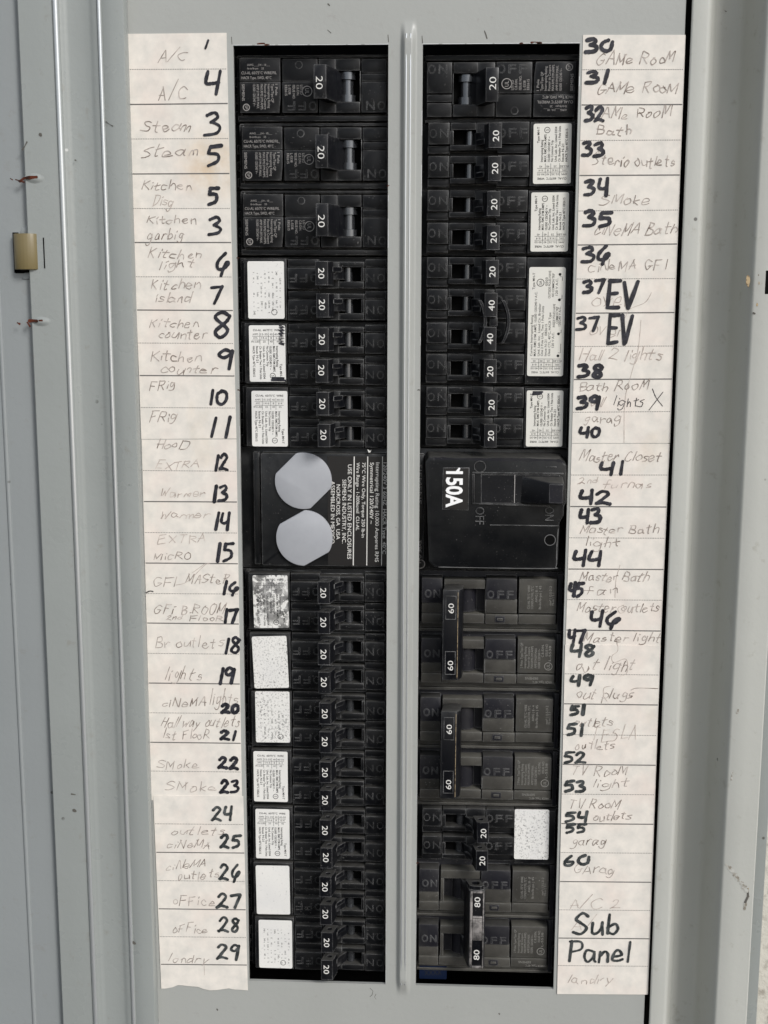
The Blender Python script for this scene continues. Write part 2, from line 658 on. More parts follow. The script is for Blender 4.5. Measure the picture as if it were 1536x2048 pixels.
# bare metal burrs round the cut edges and small rust flecks on the top edges
for (x0, x1, z) in ((XA[0], XA[1], ZT), (XA[2], XA[3], ZT)):
    x = x0
    while x < x1 - 2:
        w = random.uniform(4, 14)
        if random.random() < 0.75:
            mb = MB()
            mb.ribbon([(x, z + 0.10), (min(x1, x + w), z + 0.10)], 0.22, 0.05, 0.0, False)
            mb.build('bare_edge', BARE, cover)
        x += w + random.uniform(0.2, 2)
for x in XA:
    z = ZB
    while z < ZT - 3:
        w = random.uniform(2, 14)
        if random.random() < 0.35:
            sg = -1 if x in (XA[0], XA[2]) else 1
            mb = MB()
            mb.ribbon([(x + sg * 0.12, z), (x + sg * 0.12, min(ZT, z + w))], 0.2, 0.05, 0.0, False)
            mb.build('bare_edge', BARE, cover)
        z += w + random.uniform(6, 26)
for (px, py, w) in ((515, 88, 14), (530, 90, 8), (1062, 85, 16), (1075, 86, 8), (1040, 87, 5), (833, 1726, 4), (836, 780, 3), (474, 516, 3), (476, 780, 3), (775, 372, 3)):
    a = up(px, py); b = up(px + w, py + random.uniform(-1, 1))
    mb = MB()
    mb.ribbon([a, ((a[0] + b[0]) / 2, a[1] + 0.15), b], 0.45, 0.09, 0.0, True, 0.5)
    mb.build('rust_fleck', RUST, cover)
for pts, w in ((((969, 62), (972, 70), (974, 77)), 0.35), (((740, 1976), (746, 1982), (744, 1990), (740, 1993)), 0.22), (((752, 1988), (749, 1994), (752, 1998)), 0.2),
               (((656, 8), (659, 11)), 0.5), (((655, 60), (662, 66)), 0.25), (((776, 70), (777, 84)), 0.25), (((844, 72), (845, 86)), 0.3), (((998, 2027), (999, 2028)), 0.6),
               (((463, 74), (464, 88)), 0.25), (((434, 2018), (435, 2020)), 0.6)):  # strokes above the opening corners paint the bends' dark lines, the rest scuffs
    mb = MB()
    mb.ribbon([up(*p) for p in pts], w, 0.07, 0.02, True, 0.3)
    mb.build('scuff_bend_mark', SCRATCH, cover)

# ------------------------------------------------------------------ trim frame: two pressed steel mouldings either side of the cover
frame = thing('panel_trim', 'grey pressed steel trim frame with grooved mouldings on both sides', 'trim frame')


def moulding(profile, name, m, ripple=0.0):
    mb = MB()
    zs = [-300 + 600 * i / 60 for i in range(61)]
    rows = []
    for z in zs:
        rows.append([mb.bm.verts.new(V(x + ripple * math.sin(z * 0.07 + x), z, d)) for x, d in profile])
    for j in range(len(zs) - 1):
        for i in range(len(profile) - 1):
            mb.bm.faces.new((rows[j][i], rows[j][i + 1], rows[j + 1][i + 1], rows[j + 1][i]))
    return mb.build(name, m, frame, True)


def smoothstep_pts(x0, d0, x1, d1, n=7):
    r = []
    for i in range(n + 1):
        t = i / n
        s_ = t * t * (3 - 2 * t)
        r.append((x0 + (x1 - x0) * t, d0 + (d1 - d0) * s_))
    return r


left_prof = ([(-146.0, -2.0), (-146.0, 5.6), (-145.6, 6.0), (-140, 6.0), (-135.0, 5.9)] + bead(-131.4, 5.7, 1.35, 0.95)
             + smoothstep_pts(-129.6, 5.4, -127.0, 4.5, 4) + [(-122, 4.2)] + smoothstep_pts(-119.5, 4.4, -116.9, 5.3, 4)
             + bead(-114.9, 5.6, 0.95, 0.7) + [(-113.6, 5.8), (-110, 6.0), (-106.2, 6.0)]
             + [(-105.75, 5.9), (-105.5, 5.5), (-105.5, 0.2)])
lm = moulding(left_prof, 'left_moulding', PAINT_FRAME)
for (x, d, w, h) in ((-131.4, 5.75, 1.0, 1.15), (-114.9, 5.65, 0.75, 0.9)):
    rg = moulding(bead(x, d, w, h, 10), 'rolled_ridge', RIDGE)  # pale metallic strip laid over the bead to carry its highlight
    rg.parent = lm
right_prof = ([(108.5, 1.2), (106.5, 1.2), (106.1, 1.5), (106.1, 2.1), (106.4, 2.4), (106.8, 2.5), (111.7, 2.5)]
              + smoothstep_pts(112.3, 2.4, 119.0, -14.0, 10) + [(121.5, -14.6), (125.5, -14.4), (127.6, -13.6)]
              + smoothstep_pts(128.0, -13.2, 133.0, 5.7, 9) + [(133.6, 6.0), (140, 6.0), (145.6, 6.0), (146.1, 5.6), (146.1, -2.0)])
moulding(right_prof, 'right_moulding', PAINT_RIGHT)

# pressed dimples, rust, chips, latch slot on the trim
for (px0, px1, py) in ((46, 88, 357), (61, 101, 643)):
    mb = MB()
    x0, z = up(px0, py, 6); x1, _ = up(px1, py, 6)
    n, r = 10, 2.2
    ring_pts = []
    for ring_r, h in [(q, (1 - q * q) ** 2) for q in (1.0, 0.88, 0.75, 0.6, 0.45, 0.3, 0.12)]:
        ring_pts.append([mb.bm.verts.new(V((x0 + x1) / 2 + 0.4 + (x1 - x0) * 0.5 * ring_r * math.cos(2 * math.pi * i / 20),
                                           z + r * ring_r * math.sin(2 * math.pi * i / 20), 5.96 + 0.8 * h)) for i in range(20)])
    for a, b in zip(ring_pts[:-1], ring_pts[1:]):
        for i in range(20):
            mb.bm.faces.new((a[i], a[(i + 1) % 20], b[(i + 1) % 20], b[i]))
    mb.bm.faces.new(ring_pts[-1])
    mb.build('pressed_dimple', PAINT_FRAME, frame, 'all')
mb = MB()
for pts, w in ((((40, 362), (48, 356), (58, 355), (72, 354)), 1.3), (((38, 362), (47, 364)), 0.9), (((20, 357), (23, 359)), 0.6), (((30, 359), (34, 360)), 0.5),
               (((58, 642), (66, 641), (73, 642)), 1.2), (((79, 641), (83, 641)), 0.9), (((55, 646), (59, 652)), 1.0), (((34, 646), (38, 648)), 0.8)):
    mb = MB()
    mb.ribbon([up(p[0], p[1], 7.0) for p in pts], w, 6.75 if pts[0][0] > 36 else 6.2, 0.03, True, 0.5)
    mb.build('rust_streak', RUST, frame)
mb = MB()
for (px, py, w, h) in ((1496, 562, 9, 26), (1514, 609, 4, 8), (1518, 566, 2, 7), (1517, 550, 2, 3), (1496, 1778, 3, 6)):
    pts = []
    for i in range(12):
        a = 2 * math.pi * i / 12
        k = random.uniform(0.75, 1.1)
        pts.append((*up(px + w * 0.5 * math.cos(a) * k, py + h * 0.5 * math.sin(a) * k, 6), 6.09))
    mb = MB()
    mb.face(pts)
    mb.build('paint_chip', TANCHIP, frame)
mb = MB()
for pts, w in ((((1495, 1778), (1496, 1792), (1490, 1805)), 0.7), (((1507, 626), (1509, 627)), 0.8),
               (((45, 300), (50, 292), (54, 284)), 0.5), (((212, 243), (220, 249), (226, 252)), 0.3), (((80, 268), (82, 271)), 0.9), (((150, 320), (152, 321)), 0.4),
               (((1450, 22), (1452, 23)), 0.5), (((187, 1884), (190, 1890), (187, 1893)), 0.7), (((266, 1884), (270, 1887)), 0.9), (((147, 1620), (151, 1622)), 1.0), (((143, 1588), (150, 1589)), 0.6)):
    mb = MB()
    mb.ribbon([up(p[0], p[1], 6) for p in pts], w, 6.1, 0.03, True, 0.6)
    mb.build('scuff_bend_mark', SCRATCH, frame)
for pts, w in ((((1453, 1730), (1460, 1737), (1468, 1746), (1475, 1757), (1482, 1764), (1490, 1777), (1494, 1782)), 1.5), (((1494, 1782), (1496, 1795), (1491, 1806), (1489, 1818)), 1.1), (((1476, 1420), (1474, 1426)), 0.8), (((1464, 1545), (1463, 1560)), 0.6)):
    mb = MB()
    mb.ribbon([up(p[0], p[1], 6) for p in catmull(list(pts))], w, 6.1, 0.03, True, 0.7)
    mb.build('grime_smear', SMEAR, frame)
mb = MB()
x0, z1 = up(1532, 541, 6); _, z0 = up(1532, 588, 6)
mb.box(x0, x0 + 8, z0, z1, 5.0, 6.06)
mb.build('latch_slot', HOLE, frame)

# door leaf folded open on the left, with the tan hinge knuckle
door = thing('panel_door', 'grey steel panel door leaf open at the left edge with a long pressed crease', 'panel door', -150, 0, 0)
mb = MB()
prof = ([(-145.0 + 150, 0.5), (-147 + 150, 1.0), (-150.5 + 150, 1.0), (-156, 1.0)])
prof = [(4.2, -1.5), (3.6, 2.4), (2.0, 2.6), (-4.5, 2.6)] + [(p[0], p[1]) for p in reversed(bead(-9.6, 2.5, 0.9, 0.7))] + [(-14, 2.6), (-60, 1.5), (-150, -4), (-260, -12)]
zs = [-300 + 600 * i / 60 for i in range(61)]
rows = [[mb.bm.verts.new(V(x + (0.35 * math.sin(z * 0.11) * math.sin(z * 0.027) if i < 2 else 0), z, d)) for i, (x, d) in enumerate(prof)] for z in zs]
for j in range(60):
    for i in range(len(prof) - 1):
        mb.bm.faces.new((rows[j][i + 1], rows[j][i], rows[j + 1][i], rows[j + 1][i + 1]))
dl = mb.build('door_leaf', PAINT_DOOR, door, True)
sol = dl.modifiers.new('thickness', 'SOLIDIFY'); sol.thickness = 1.2 * S; sol.offset = -1
mb = MB()
hx0, hz1 = up(22, 467, 7); hx1, hz0 = up(81, 539, 7)
n = 24
cxh, rh = (hx0 + hx1) / 2 - 0.3 + 150, (hx1 - hx0) / 2 - 0.3
prof = [(cxh + rh * math.cos(2 * math.pi * i / n), 4.0 + rh * 0.8 * math.sin(2 * math.pi * i / n)) for i in range(n)]
mb.prism(prof, hz0, hz1, 0.25, 2, axis='z')
hb = mb.build('hinge_knuckle', TAN, door, True)
mb = MB()
mb.box(hx0 + 149.2, hx0 + 151.5, hz0 - 1.2, hz1 + 0.6, 2.62, 2.9)
mb.box(hx0 + 149.6, hx0 + 155.5, hz0 - 1.4, hz0 - 0.1, 2.62, 2.9)
mb.box(hx1 + 151.2, hx1 + 151.6, hz0 + 0.5, hz1 - 1.5, 6.0, 6.2)
mb.build('hinge_slot', HOLE, door)
mb = MB()
for (zc, up_) in ((hz1 + 1.4, 1), (hz0 - 2.4, -1)):
    mb.prism([(hx0 + 152, zc - 1.3), (hx0 + 157.5, zc - 1.6), (hx0 + 157.5, zc + 1.6), (hx0 + 153, zc + 1.2)], 2.3, 3.2, 0.5)
mb.build('hinge_lug', PAINT_DOOR, door, True)

# ------------------------------------------------------------------ breaker shapes (local: u right, w up, depth relative to the cover face)
F = -5.0                                     # breaker face depth


def emboss(mb, c, d, flip=False, round_o=False):
    """OFF and ON moulded into the plastic, letters upside down in the left column"""
    for ch, u in (('O', 0.1), ('F', -4.0), ('F', -8.1), ('O', 26.6), ('N', 22.4)):
        mb.text(ch, u, c, d, 3.3, 180, width=2.7 if ch != 'N' else 3.0, align='C', bold=-0.018, extrude=0.008, vc=True)


def hole_quad(b, quad, cx, cy, r, wtop, depth, ns=14):
    """top face at z=wtop with a round well; quad is (x,d) corners"""
    ov = [b.verts.new(V(x, wtop, d)) for x, d in quad]
    cv = [b.verts.new(V(cx + r * math.cos(2 * math.pi * i / ns), wtop, cy + r * math.sin(2 * math.pi * i / ns))) for i in range(ns)]
    oe = [b.edges.new((ov[i], ov[(i + 1) % len(ov)])) for i in range(len(ov))]
    ce = [b.edges.new((cv[i], cv[(i + 1) % ns])) for i in range(ns)]
    bmesh.ops.triangle_fill(b, use_beauty=True, edges=oe + ce)
    bv = [b.verts.new(V(cx + r * math.cos(2 * math.pi * i / ns), wtop - depth, cy + r * math.sin(2 * math.pi * i / ns))) for i in range(ns)]
    for i in range(ns):
        b.faces.new((cv[i], cv[(i + 1) % ns], bv[(i + 1) % ns], bv[i]))
    b.faces.new(bv)
    return ov


def small_handle(parent, c, h=4.55, shift=0.0, txt='20', well=True):
    """toggle of a half-width pole, centred at w=c"""
    mb = MB()
    s = shift
    quad = [(1.9 + s, 5.0), (6.9 + s, 5.0), (8.5 + s, -1.6), (3.5 + s, -2.0)]
    # head: closed prism without its upper cap; cap with a moulded well on both ends
    b = bmesh.new()
    t = c + h
    top = hole_quad(b, quad, 5.3 + s, 1.7, 1.15, t, 2.6) if well else [b.verts.new(V(x, t, d)) for x, d in quad]
    if not well:
        b.faces.new(top)
    bot = hole_quad(b, quad, 5.3 + s, 1.7, 1.15, c - h, -2.6) if well else [b.verts.new(V(x, c - h, d)) for x, d in quad]
    if not well:
        b.faces.new(bot[::-1])
    for i in range(4):
        b.faces.new((top[i], top[(i + 1) % 4], bot[(i + 1) % 4], bot[i]))
    bmesh.ops.recalc_face_normals(b, faces=b.faces)
    vert_edges = [e for e in b.edges if abs((e.verts[0].co - e.verts[1].co).z) > 2 * h * S * 0.95]
    bmesh.ops.bevel(b, geom=vert_edges, offset=0.28 * S, segments=2, affect='EDGES', profile=0.5)
    mb.merge(b)
    # neck running back into the slot
    mb.prism([(4.4 + s, -1.5), (8.3 + s, -1.6), (11.6, -6.2), (12.4, -9.6), (9.0, -9.6), (7.2, -6.5)], c - 2.35, c + 2.15, 0.15, 1, axis='z')
    mb.prism([(8.2 + s, 1.0), (8.9 + s, -1.2), (11.5, -5.2), (9.5, -5.2)], c + 0.6, c + 2.6, 0.1, 1, axis='z')
    o = mb.build('toggle_handle', HANDLE, parent, True)
    mb = MB()
    mb.text(txt, 4.3 + s + random.uniform(-.15, .15), c + random.uniform(-.2, .3), 5.05, 2.35, -90, width=4.1, align='C', bold=0.004, vc=True)
    mb.build('amp_number', INKW, o)
    # rolling drum seen in the slot
    mb = MB()
    drum(mb, 13.6, -9.6, 1.7, c - 3.1, c + 2.3)
    mb.build('toggle_drum', DRUM, o, True)
    return o


def drum(mb, u, d, r, w0, w1, n=20):
    pts = [(u + r * math.cos(math.pi * i / n), d + r * math.sin(math.pi * i / n)) for i in range(n + 1)]
    mb.prism(pts[::-1], w0, w1, 0, axis='z')


SLOT = []


def half_pole(mb, c):
    # raised OFF block, slot frame and ON block of one half-width pole
    mb.box(-10.3, 1.5, c - 6.05, c + 2.15, -12, F - 0.3, 0.22)
    mb.box(-10.3, 1.7, c + 2.5, c + 5.4, -12, F - 2.0, 0.2)
    mb.box(1.8, 10.0, c - 5.9, c + 4.4, -12, F - 0.9, 0.22)       # left of the slot
    mb.box(10.1, 20.0, c + 2.35, c + 4.4, -12, F - 1.0, 0.22)     # above
    mb.box(10.1, 19.9, c - 5.9, c - 3.2, -12, F - 0.7, 0.25)      # below
    mb.box(18.7, 20.0, c - 3.0, c + 2.2, -12, F - 0.7, 0.2)
    SLOT.append((10.0, 18.8, c - 3.2, c + 2.4))
    mb.box(20.3, 28.4, c - 5.9, c + 2.15, -12, F - 0.4, 0.22)
    mb.box(20.3, 28.6, c + 2.5, c + 5.4, -12, F - 2.2, 0.2)
    emboss(mb, c - 1.9, F - 0.25)


def base_block(mb, w0, w1):
    mb.box(-32.0, 32.0, w0, w1, -60, -11.0, 0.3)
    mb.box(-29.4, -27.6, w0 + 0.5, w1 - 0.5, -20, -8.0, 0.2)
    for k in range(int((w1 - w0) / 6.3)):
        mb.box(-30.6, -28.9, w0 + 1.0 + 6.3 * k, w0 + 4.4 + 6.3 * k, -20, -9.5, 0.2)


def slot_floors(parent):
    for (a, b, c, d) in SLOT:
        q = MB()
        q.box(a, b, c, d, -12, -10.85)
        q.build('slot_floor', HOLE, parent)
    SLOT.clear()


def tandem_body(parent, poles, w0, w1, m=BLACK):
    mb = MB()
    base_block(mb, w0, w1)
    mb.box(-27.6, -10.7, w0 + 0.35, w1 - 0.8, -12, F, 0.3)
    for c in poles:
        half_pole(mb, c)
    slot_floors(parent)
    return mb.build('breaker_body', m, parent, True)


def single_body(parent):
    mb = MB()
    base_block(mb, -12.5, 12.5)
    mb.box(-29.2, 29.0, -12.3, -10.3, -14, -7.0, 0.3)
    mb.box(-29.2, 29.0, 11.4, 12.4, -14, -8.0, 0.2)
    mb.box(-28.0, -12.3, 2.35, 10.9, -12, F, 0.3)
    mb.prism([(-28.0, -9.4), (-12.9, -9.4), (-12.3, -4), (-12.3, 2.15), (-28.0, 2.15)], -12, F - 0.02, 0.3)
    mb.box(-11.6, 2.0, 2.35, 10.7, -12, F - 0.9, 0.3)
    mb.box(-11.6, 2.0, -9.4, 2.15, -12, F - 0.2, 0.3)
    mb.ring(-5.2, 8.4, F - 0.87, 1.35, 0.25, h=0.15)
    mb.box(2.5, 9.0, -9.4, 10.6, -12, F - 0.6, 0.3)
    mb.box(9.05, 18.4, 6.1, 10.6, -12, F - 0.62, 0.3)
    mb.box(9.05, 18.4, -9.4, -5.3, -12, F - 0.58, 0.3)
    mb.box(18.3, 18.6, -5.2, 6.0, -12, F - 0.6, 0.08)
    mb.box(18.9, 28.4, 5.4, 10.6, -12, F - 1.3, 0.3)
    mb.box(18.9, 28.4, 2.3, 5.1, -12, F - 1.0, 0.3)
    mb.box(18.9, 28.4, -9.4, 2.0, -12, F - 0.25, 0.3)
    emboss(mb, -6.8, F - 0.2)
    SLOT.append((9.0, 18.4, -5.4, 6.2))
    slot_floors(parent)
    return mb.build('breaker_body', BLACK, parent, True)


def single_handle(parent):
    mb = MB()
    mb.prism([(1.5, 5.0), (6.3, 5.0), (9.6, -5.5), (13.0, -10), (8.0, -10), (5.0, -3.0)], -5.7, 6.7, 0.25, 2, axis='z')
    o = mb.build('toggle_handle', HANDLE, parent, True)
    mb = MB()
    mb.text('20', 3.7, 0.1, 5.06, 2.6, -90, width=4.7, align='C', bold=-0.006, vc=True)
    mb.build('amp_number', INKW, o)
    mb = MB()
    drum(mb, 13.3, -9.8, 3.3, 3.2, 5.9)
    drum(mb, 13.3, -9.8, 2.3, -2.4, 3.1)
    drum(mb, 13.3, -9.8, 3.3, -5.1, -2.5)
    mb.build('toggle_drum', DRUM, o, True)
    return o


def single_text(parent):
    mb = MB()
    d = F + 0.04
    mb.text('AWG ___|14 - 10___', -25.0, 8.0, d, 0.75, 0, width=8.8)
    mb.text('lb-in/lb-po    25', -25.0, 6.7, d, 0.7, 0, width=6.4)
    mb.text('CU-AL 60/75°C WIRE/FIL', -27.3, 4.9, d, 1.05, 0, width=13.6)
    mb.text('HACR Type, SWD, 40°C', -27.3, 3.1, d, 1.05, 0, width=11.6)
    for s, u, wid in (('1 Pole', -14.3, 4.2), ('Type/Tipo QP', -15.8, 6.9), ('Interrupting Rating', -17.2, 8.9), ('Pouvoir de Coupure', -18.6, 9.4),
                      ('MAX.RMS.SYM.AMPS.', -20.0, 9.6), ('AMP.SYM.EFF.MAX.', -21.5, 9.2), ('10,000 120/240 V~', -22.9, 8.2), ('SIEMENS', -27.2, 6.2)):
        mb.text(s, u, 1.3, d - 0.02, 0.95 if s != 'SIEMENS' else 1.05, -90, width=wid)
    mb.ring(-25.6, -7.3, d - 0.02, 1.35, 0.3)
    mb.text('SP', -25.6, -7.3, d - 0.02, 1.1, -90, width=1.5, align='C', vc=True)
    for s, u, wid in (('LISTED', -4.6, 3.6), ('C.B./DIN.', -6.0, 4.0), ('ISSUE NO.', -7.6, 5.2), ('L-5538', -9.2, 3.4), ('E82615', -10.6, 3.9)):
        mb.text(s, u, 0.9, F - 0.16, 0.95, -90, width=wid)
    mb.ring(-2.0, -1.4, F - 0.16, 2.0, 0.28)
    mb.text('UL', -2.0, -1.4, F - 0.16, 1.5, -90, width=2.1, align='C', vc=True)
    return mb.build('printed_text', INKG, parent)


def blot(mb, x0, x1, z0, z1, d):
    # scribbled-out patch
    n = 26
    pts = []
    for i in range(n):
        t = i / (n - 1)
        pts.append((x0 + (x1 - x0) * (0.5 + 0.5 * (1 if i % 2 else -1) * random.uniform(0.5, 1)), z0 + (z1 - z0) * t))
    mb.ribbon(pts, 0.75, d, 0.1)


def tandem_sticker(parent, kind, dx=0.0, dw=0.0, rot=0.0, m=None, marks=()):
    """white rating sticker on the breaker shoulder; sticker text reads downwards in the left column"""
    cx, cw = -18.9 + dx, -0.6 + dw
    mb = MB()
    mb.prism(rounded(-7.25, 7.25, -11.2, 11.2, 0.7), 0.02, 0.14, 0)
    o = mb.build('rating_sticker', m or ST_CLEAN, parent)
    o.location = V(cx, cw, F)
    o.rotation_euler = (0, -math.radians(rot), 0)
    if kind != 'blank':
        p = MB()
        sticker_print(p, 0.0, 0.0, 0.18, kind)
        p.build('sticker_print', INKK, o)
    if marks:
        p = MB()
        for mk in marks:
            blot(p, *mk, 0.24)
        p.build('marker_blot', MARKER, o)
    return o


def rounded(x0, x1, z0, z1, r, n=4):
    pts = []
    for cx, cz, a0 in ((x1 - r, z0 + r, -90), (x1 - r, z1 - r, 0), (x0 + r, z1 - r, 90), (x0 + r, z0 + r, 180)):
        for i in range(n + 1):
            a = math.radians(a0 + 90 * i / n)
            pts.append((cx + r * math.cos(a), cz + r * math.sin(a)))
    return pts


def sticker_print(p, x, z, d, kind):
    if kind == 'ghost':                       # only remnants of the lines are left
        for k in range(8):
            for s in range(9):
                if random.random() < 0.85:
                    p.text(random.choice(('ir', '240', 'u', 'T', 'Lab', 'z', '40', 'E', 'S')), x + 5.4 - 1.5 * k, z + 7.5 - 1.9 * s - random.uniform(0, 1), d, random.uniform(0.5, 0.8), -90)
        p.ring(x + 3.2, z - 8.6, d, 1.2, 0.2)
        return
    p.text('CU-AL  60/75°C  WIRE', x - 5.6, z + 8.9, d, 0.8, 0, width=11.2, bold=0.014)
    for r, cells in enumerate((('AMPS', '15-35', '40', '40-50'), ('AWG', '14-6', '8', '6-4'), ('IN.LBS', '25', '40', '45'))):
        zz = z + 7.3 - 1.45 * r
        for s, cx in zip(cells, (-4.7, -1.2, 1.6, 4.3)):
            p.text(s, x + cx, zz, d, 0.72, 0, align='C', width=0.62 * len(s) * 0.9)
        if r < 2:
            p.ribbon([(x - 6, zz - 0.45), (x + 5.7, zz - 0.45)], 0.13, d, 0, False)
    for cx in (-2.9, 0.5, 2.6):
        p.ribbon([(x + cx, z + 8.3), (x + cx, z + 3.6)], 0.13, d + 0.01, 0, False)
    lines = [('Type MH-T', 5.3, -4.0, 6.0), ('Interrupting Rating', 3.9, 3.0, 8.2), ('MAX. RMS SYM AMPS', 2.6, 3.0, 10.2), ('10,000 120/240 V ~', 1.2, 3.0, 9.4),
             ('No Common Trip', 0.0, 3.0, 8.0), ('Und. Lab. Inc. Listed 0304', -1.4, 3.0, 13.0), ('Cir. Breaker Two 1 Pole Units', -2.8, 3.0, 13.2), ('Issue N-21', -4.1, 3.0, 6.6), ('HACR Type 40°C E82615', -5.5, 3.0, 12.2)]
    for s, u, w, wid in lines:
        p.text(s, x + u - 0.35, z + w, d, 0.88, -90, width=wid, bold=0.016)
    p.ring(x + 2.0, z - 8.8, d, 1.15, 0.22)
    p.text('S', x + 2.0, z - 8.8, d, 1.1, -90, align='C', vc=True)


# ------------------------------------------------------------------ single-pole breakers
G1 = 'full size single breakers with one wide toggle'
one = thing('single_breaker', 'black one-handle breaker at the very top of the left column', 'circuit breaker', XL, rowz(1), 0, group=G1)
single_body(one)
single_handle(one)
single_text(one)
copy_thing(one, 'black one-handle breaker second from the top in the left column', XL + 0.5, rowz(2))
copy_thing(one, 'black one-handle breaker third from the top, just above the first white sticker on the left', XL + 0.5, rowz(3))
copy_thing(one, 'black one-handle breaker at the very top of the right column, lettering inverted', XR - 0.6, rowz(1) - 0.4, True)

# ------------------------------------------------------------------ tandem breakers (two half-width poles in one case)
G2 = 'tandem breakers with two small toggles and a sticker'
PA, PB = 6.05, -6.35
tan0 = thing('tandem_breaker', 'tandem breaker with a faded speckled sticker directly under the three one-handle breakers', 'circuit breaker', XL, rowz(4), 0, group=G2)
tandem_body(tan0, (PA, PB), -12.5, 12.5)
small_handle(tan0, PA)
small_handle(tan0, PB)

left_spec = [
    (5, 'tandem breaker whose printed sticker has two black scribbles, in the left column'),
    (6, 'tandem breaker with a clean printed sticker directly above the round grey plugs'),
    (9, 'tandem breaker with a worn black and white sticker just below the round grey plugs'),
    (10, 'tandem breaker with a crooked blank grey-white sticker, next to handwritten 18 and 19'),
    (11, 'tandem breaker with a speckled half-erased sticker, next to handwritten 20 and 21'),
    (12, 'tandem breaker with a crisp printed sticker, next to handwritten 22 and 23'),
    (13, 'tandem breaker with a crisp printed sticker, next to handwritten 24 and 25'),
    (14, 'tandem breaker with a rough blank white sticker, next to handwritten 26 and 27'),
    (15, 'lowest tandem breaker in the left column, blank bluish-white sticker, half in shadow'),
]
right_spec = [
    (2, 'tandem breaker with a printed sticker right under the top right one-handle breaker'),
    (3, 'tandem breaker with a printed sticker just above the long four-toggle sticker on the right'),
    (6, 'tandem breaker with a scribbled printed sticker directly above the big 150A main switch'),
    (13, 'tandem breaker with a speckled silver sticker between the 60 and 80 amp breakers'),
]
T = {4: tan0}
for r, lab in left_spec:
    T[r] = copy_thing(tan0, lab, XL + random.uniform(-0.2, 0.2), rowz(r))
TR = {}
for r, lab in right_spec:
    TR[r] = copy_thing(tan0, lab, XR + random.uniform(-0.1, 0.2), rowz(r), True)
for t in list(T.values()) + list(TR.values()):
    for ch in kids(t):
        if ch.name.startswith('toggle_handle'):
            ch.location = V((-1.2 if t in TR.values() else 0.0) + random.uniform(-0.28, 0.28), random.uniform(-0.15, 0.15), random.uniform(-0.2, 0.1))

for t in list(T.values()) + list(TR.values()):                  # no two breakers sit quite alike in the panel
    t.rotation_euler.y += math.radians(random.uniform(-0.3, 0.3))
    t.location += V(0, random.uniform(-0.08, 0.08), random.uniform(-0.35, 0.25))
tandem_sticker(T[4], 'ghost', 0.0, 0.1, 0.0, ST_PALE)
tandem_sticker(T[5], 'full', 0.35, 0.4, 0.5, None, ((4.6, 7.0, 11.1, 3.6), (1.2, 7.0, -9.6, -10.6)))
tandem_sticker(T[6], 'full', 0.75, -0.3, 0.0)
tandem_sticker(T[9], 'full', 0.4, 0.4, 1.0, ST_WORN)
tandem_sticker(T[10], 'blank', -0.2, -0.2, 2.2, ST_SPECK)
tandem_sticker(T[11], 'ghost', 0.2, 1.3, 0.5, ST_SPECK)
tandem_sticker(T[12], 'full', -0.6, 0.3, 0.0)
tandem_sticker(T[13], 'full', -0.4, 0.1, 0.0)
tandem_sticker(T[14], 'blank', -0.4, -0.2, 0.8, ST_PALE)
tandem_sticker(T[15], 'ghost', 0.2, -0.1, 0.2, ST_PALE)
tandem_sticker(TR[2], 'full', -0.3, 0.2, 0.4, ST_CREAM)
tandem_sticker(TR[3], 'full', -0.1, 0.3, 0.6, ST_CREAM)
tandem_sticker(TR[6], 'full', 0.2, 0.5, 0.3, ST_CREAM, ((1.0, 5.0, -10.6, -9.6),))
tandem_sticker(TR[13], 'blank', 1.2, -1.0, 0.0, ST_SPECK)

# ------------------------------------------------------------------ four-toggle breaker with a tie between the 40s (right column)
quad = thing('quad_breaker', 'four-toggle breaker 20-40-40-20 with a curved tie clip on the two middle toggles', 'circuit breaker', XR, rowz(4) - 12.7, 0, True)
QP = (PA + 12.7, PB + 12.7, PA - 12.7, PB - 12.7)
tandem_body(quad, QP, -25.2, 25.2)
for c, t, dx in zip(QP, ('20', '40', '40', '20'), (-1.0, -0.7, -0.9, -1.2)):
    h = small_handle(quad, c, txt=t)
    h.location = V(dx, 0, 0)
mb = MB()
for (u0, bulge) in ((7.9, -2.2), (-2.0, -2.3)):
    n = 12
    a = []
    for i in range(n + 1):
        t = -1 + 2 * i / n
        a.append((u0 + bulge * (1 - t * t) + (1.0 if u0 < 0 else 0), -0.2 + 8.2 * t))
    for th in (0,):
        outer = [(x - 0.75, z) for x, z in a]
        inner = [(x + 0.5, z) for x, z in a]
        mb.prism(outer + inner[::-1], -3.0, 4.4, 0.15, 1)
mb.box(0.8, 4.0, -1.9, 1.6, -1.0, 2.6, 0.3)
mb.build('tie_clip', HANDLE, quad, True)
mb = MB()
mb.prism(rounded(-7.1, 7.1, -21.2, 21.2, 0.8), 0.02, 0.14)
st = mb.build('rating_sticker', ST_CREAM, quad)
st.location = V(-19.0 + 0.4, 0.0, F)
p = MB()
p.text('CU-AL  60/75°C  WIRE', -5.4, 19.3, 0.18, 0.8, 0, width=10.8, bold=0.005)
for r, cells in enumerate((('AMPS', '15-35', '40', '40-50'), ('AWG', '14-6', '8', '6-4'), ('IN.LBS', '25', '40', '45'))):
    zz = 17.8 - 1.45 * r
    for s, cx in zip(cells, (-4.7, -1.2, 1.6, 4.3)):
        p.text(s, cx, zz, 0.18, 0.72, 0, align='C', width=0.56 * len(s))
    p.ribbon([(-6, zz - 0.45), (5.7, zz - 0.45)], 0.13, 0.18, 0, False)
for cx in (-2.9, 0.5, 2.6):
    p.ribbon([(cx, 18.8), (cx, 14.4)], 0.13, 0.19, 0, False)
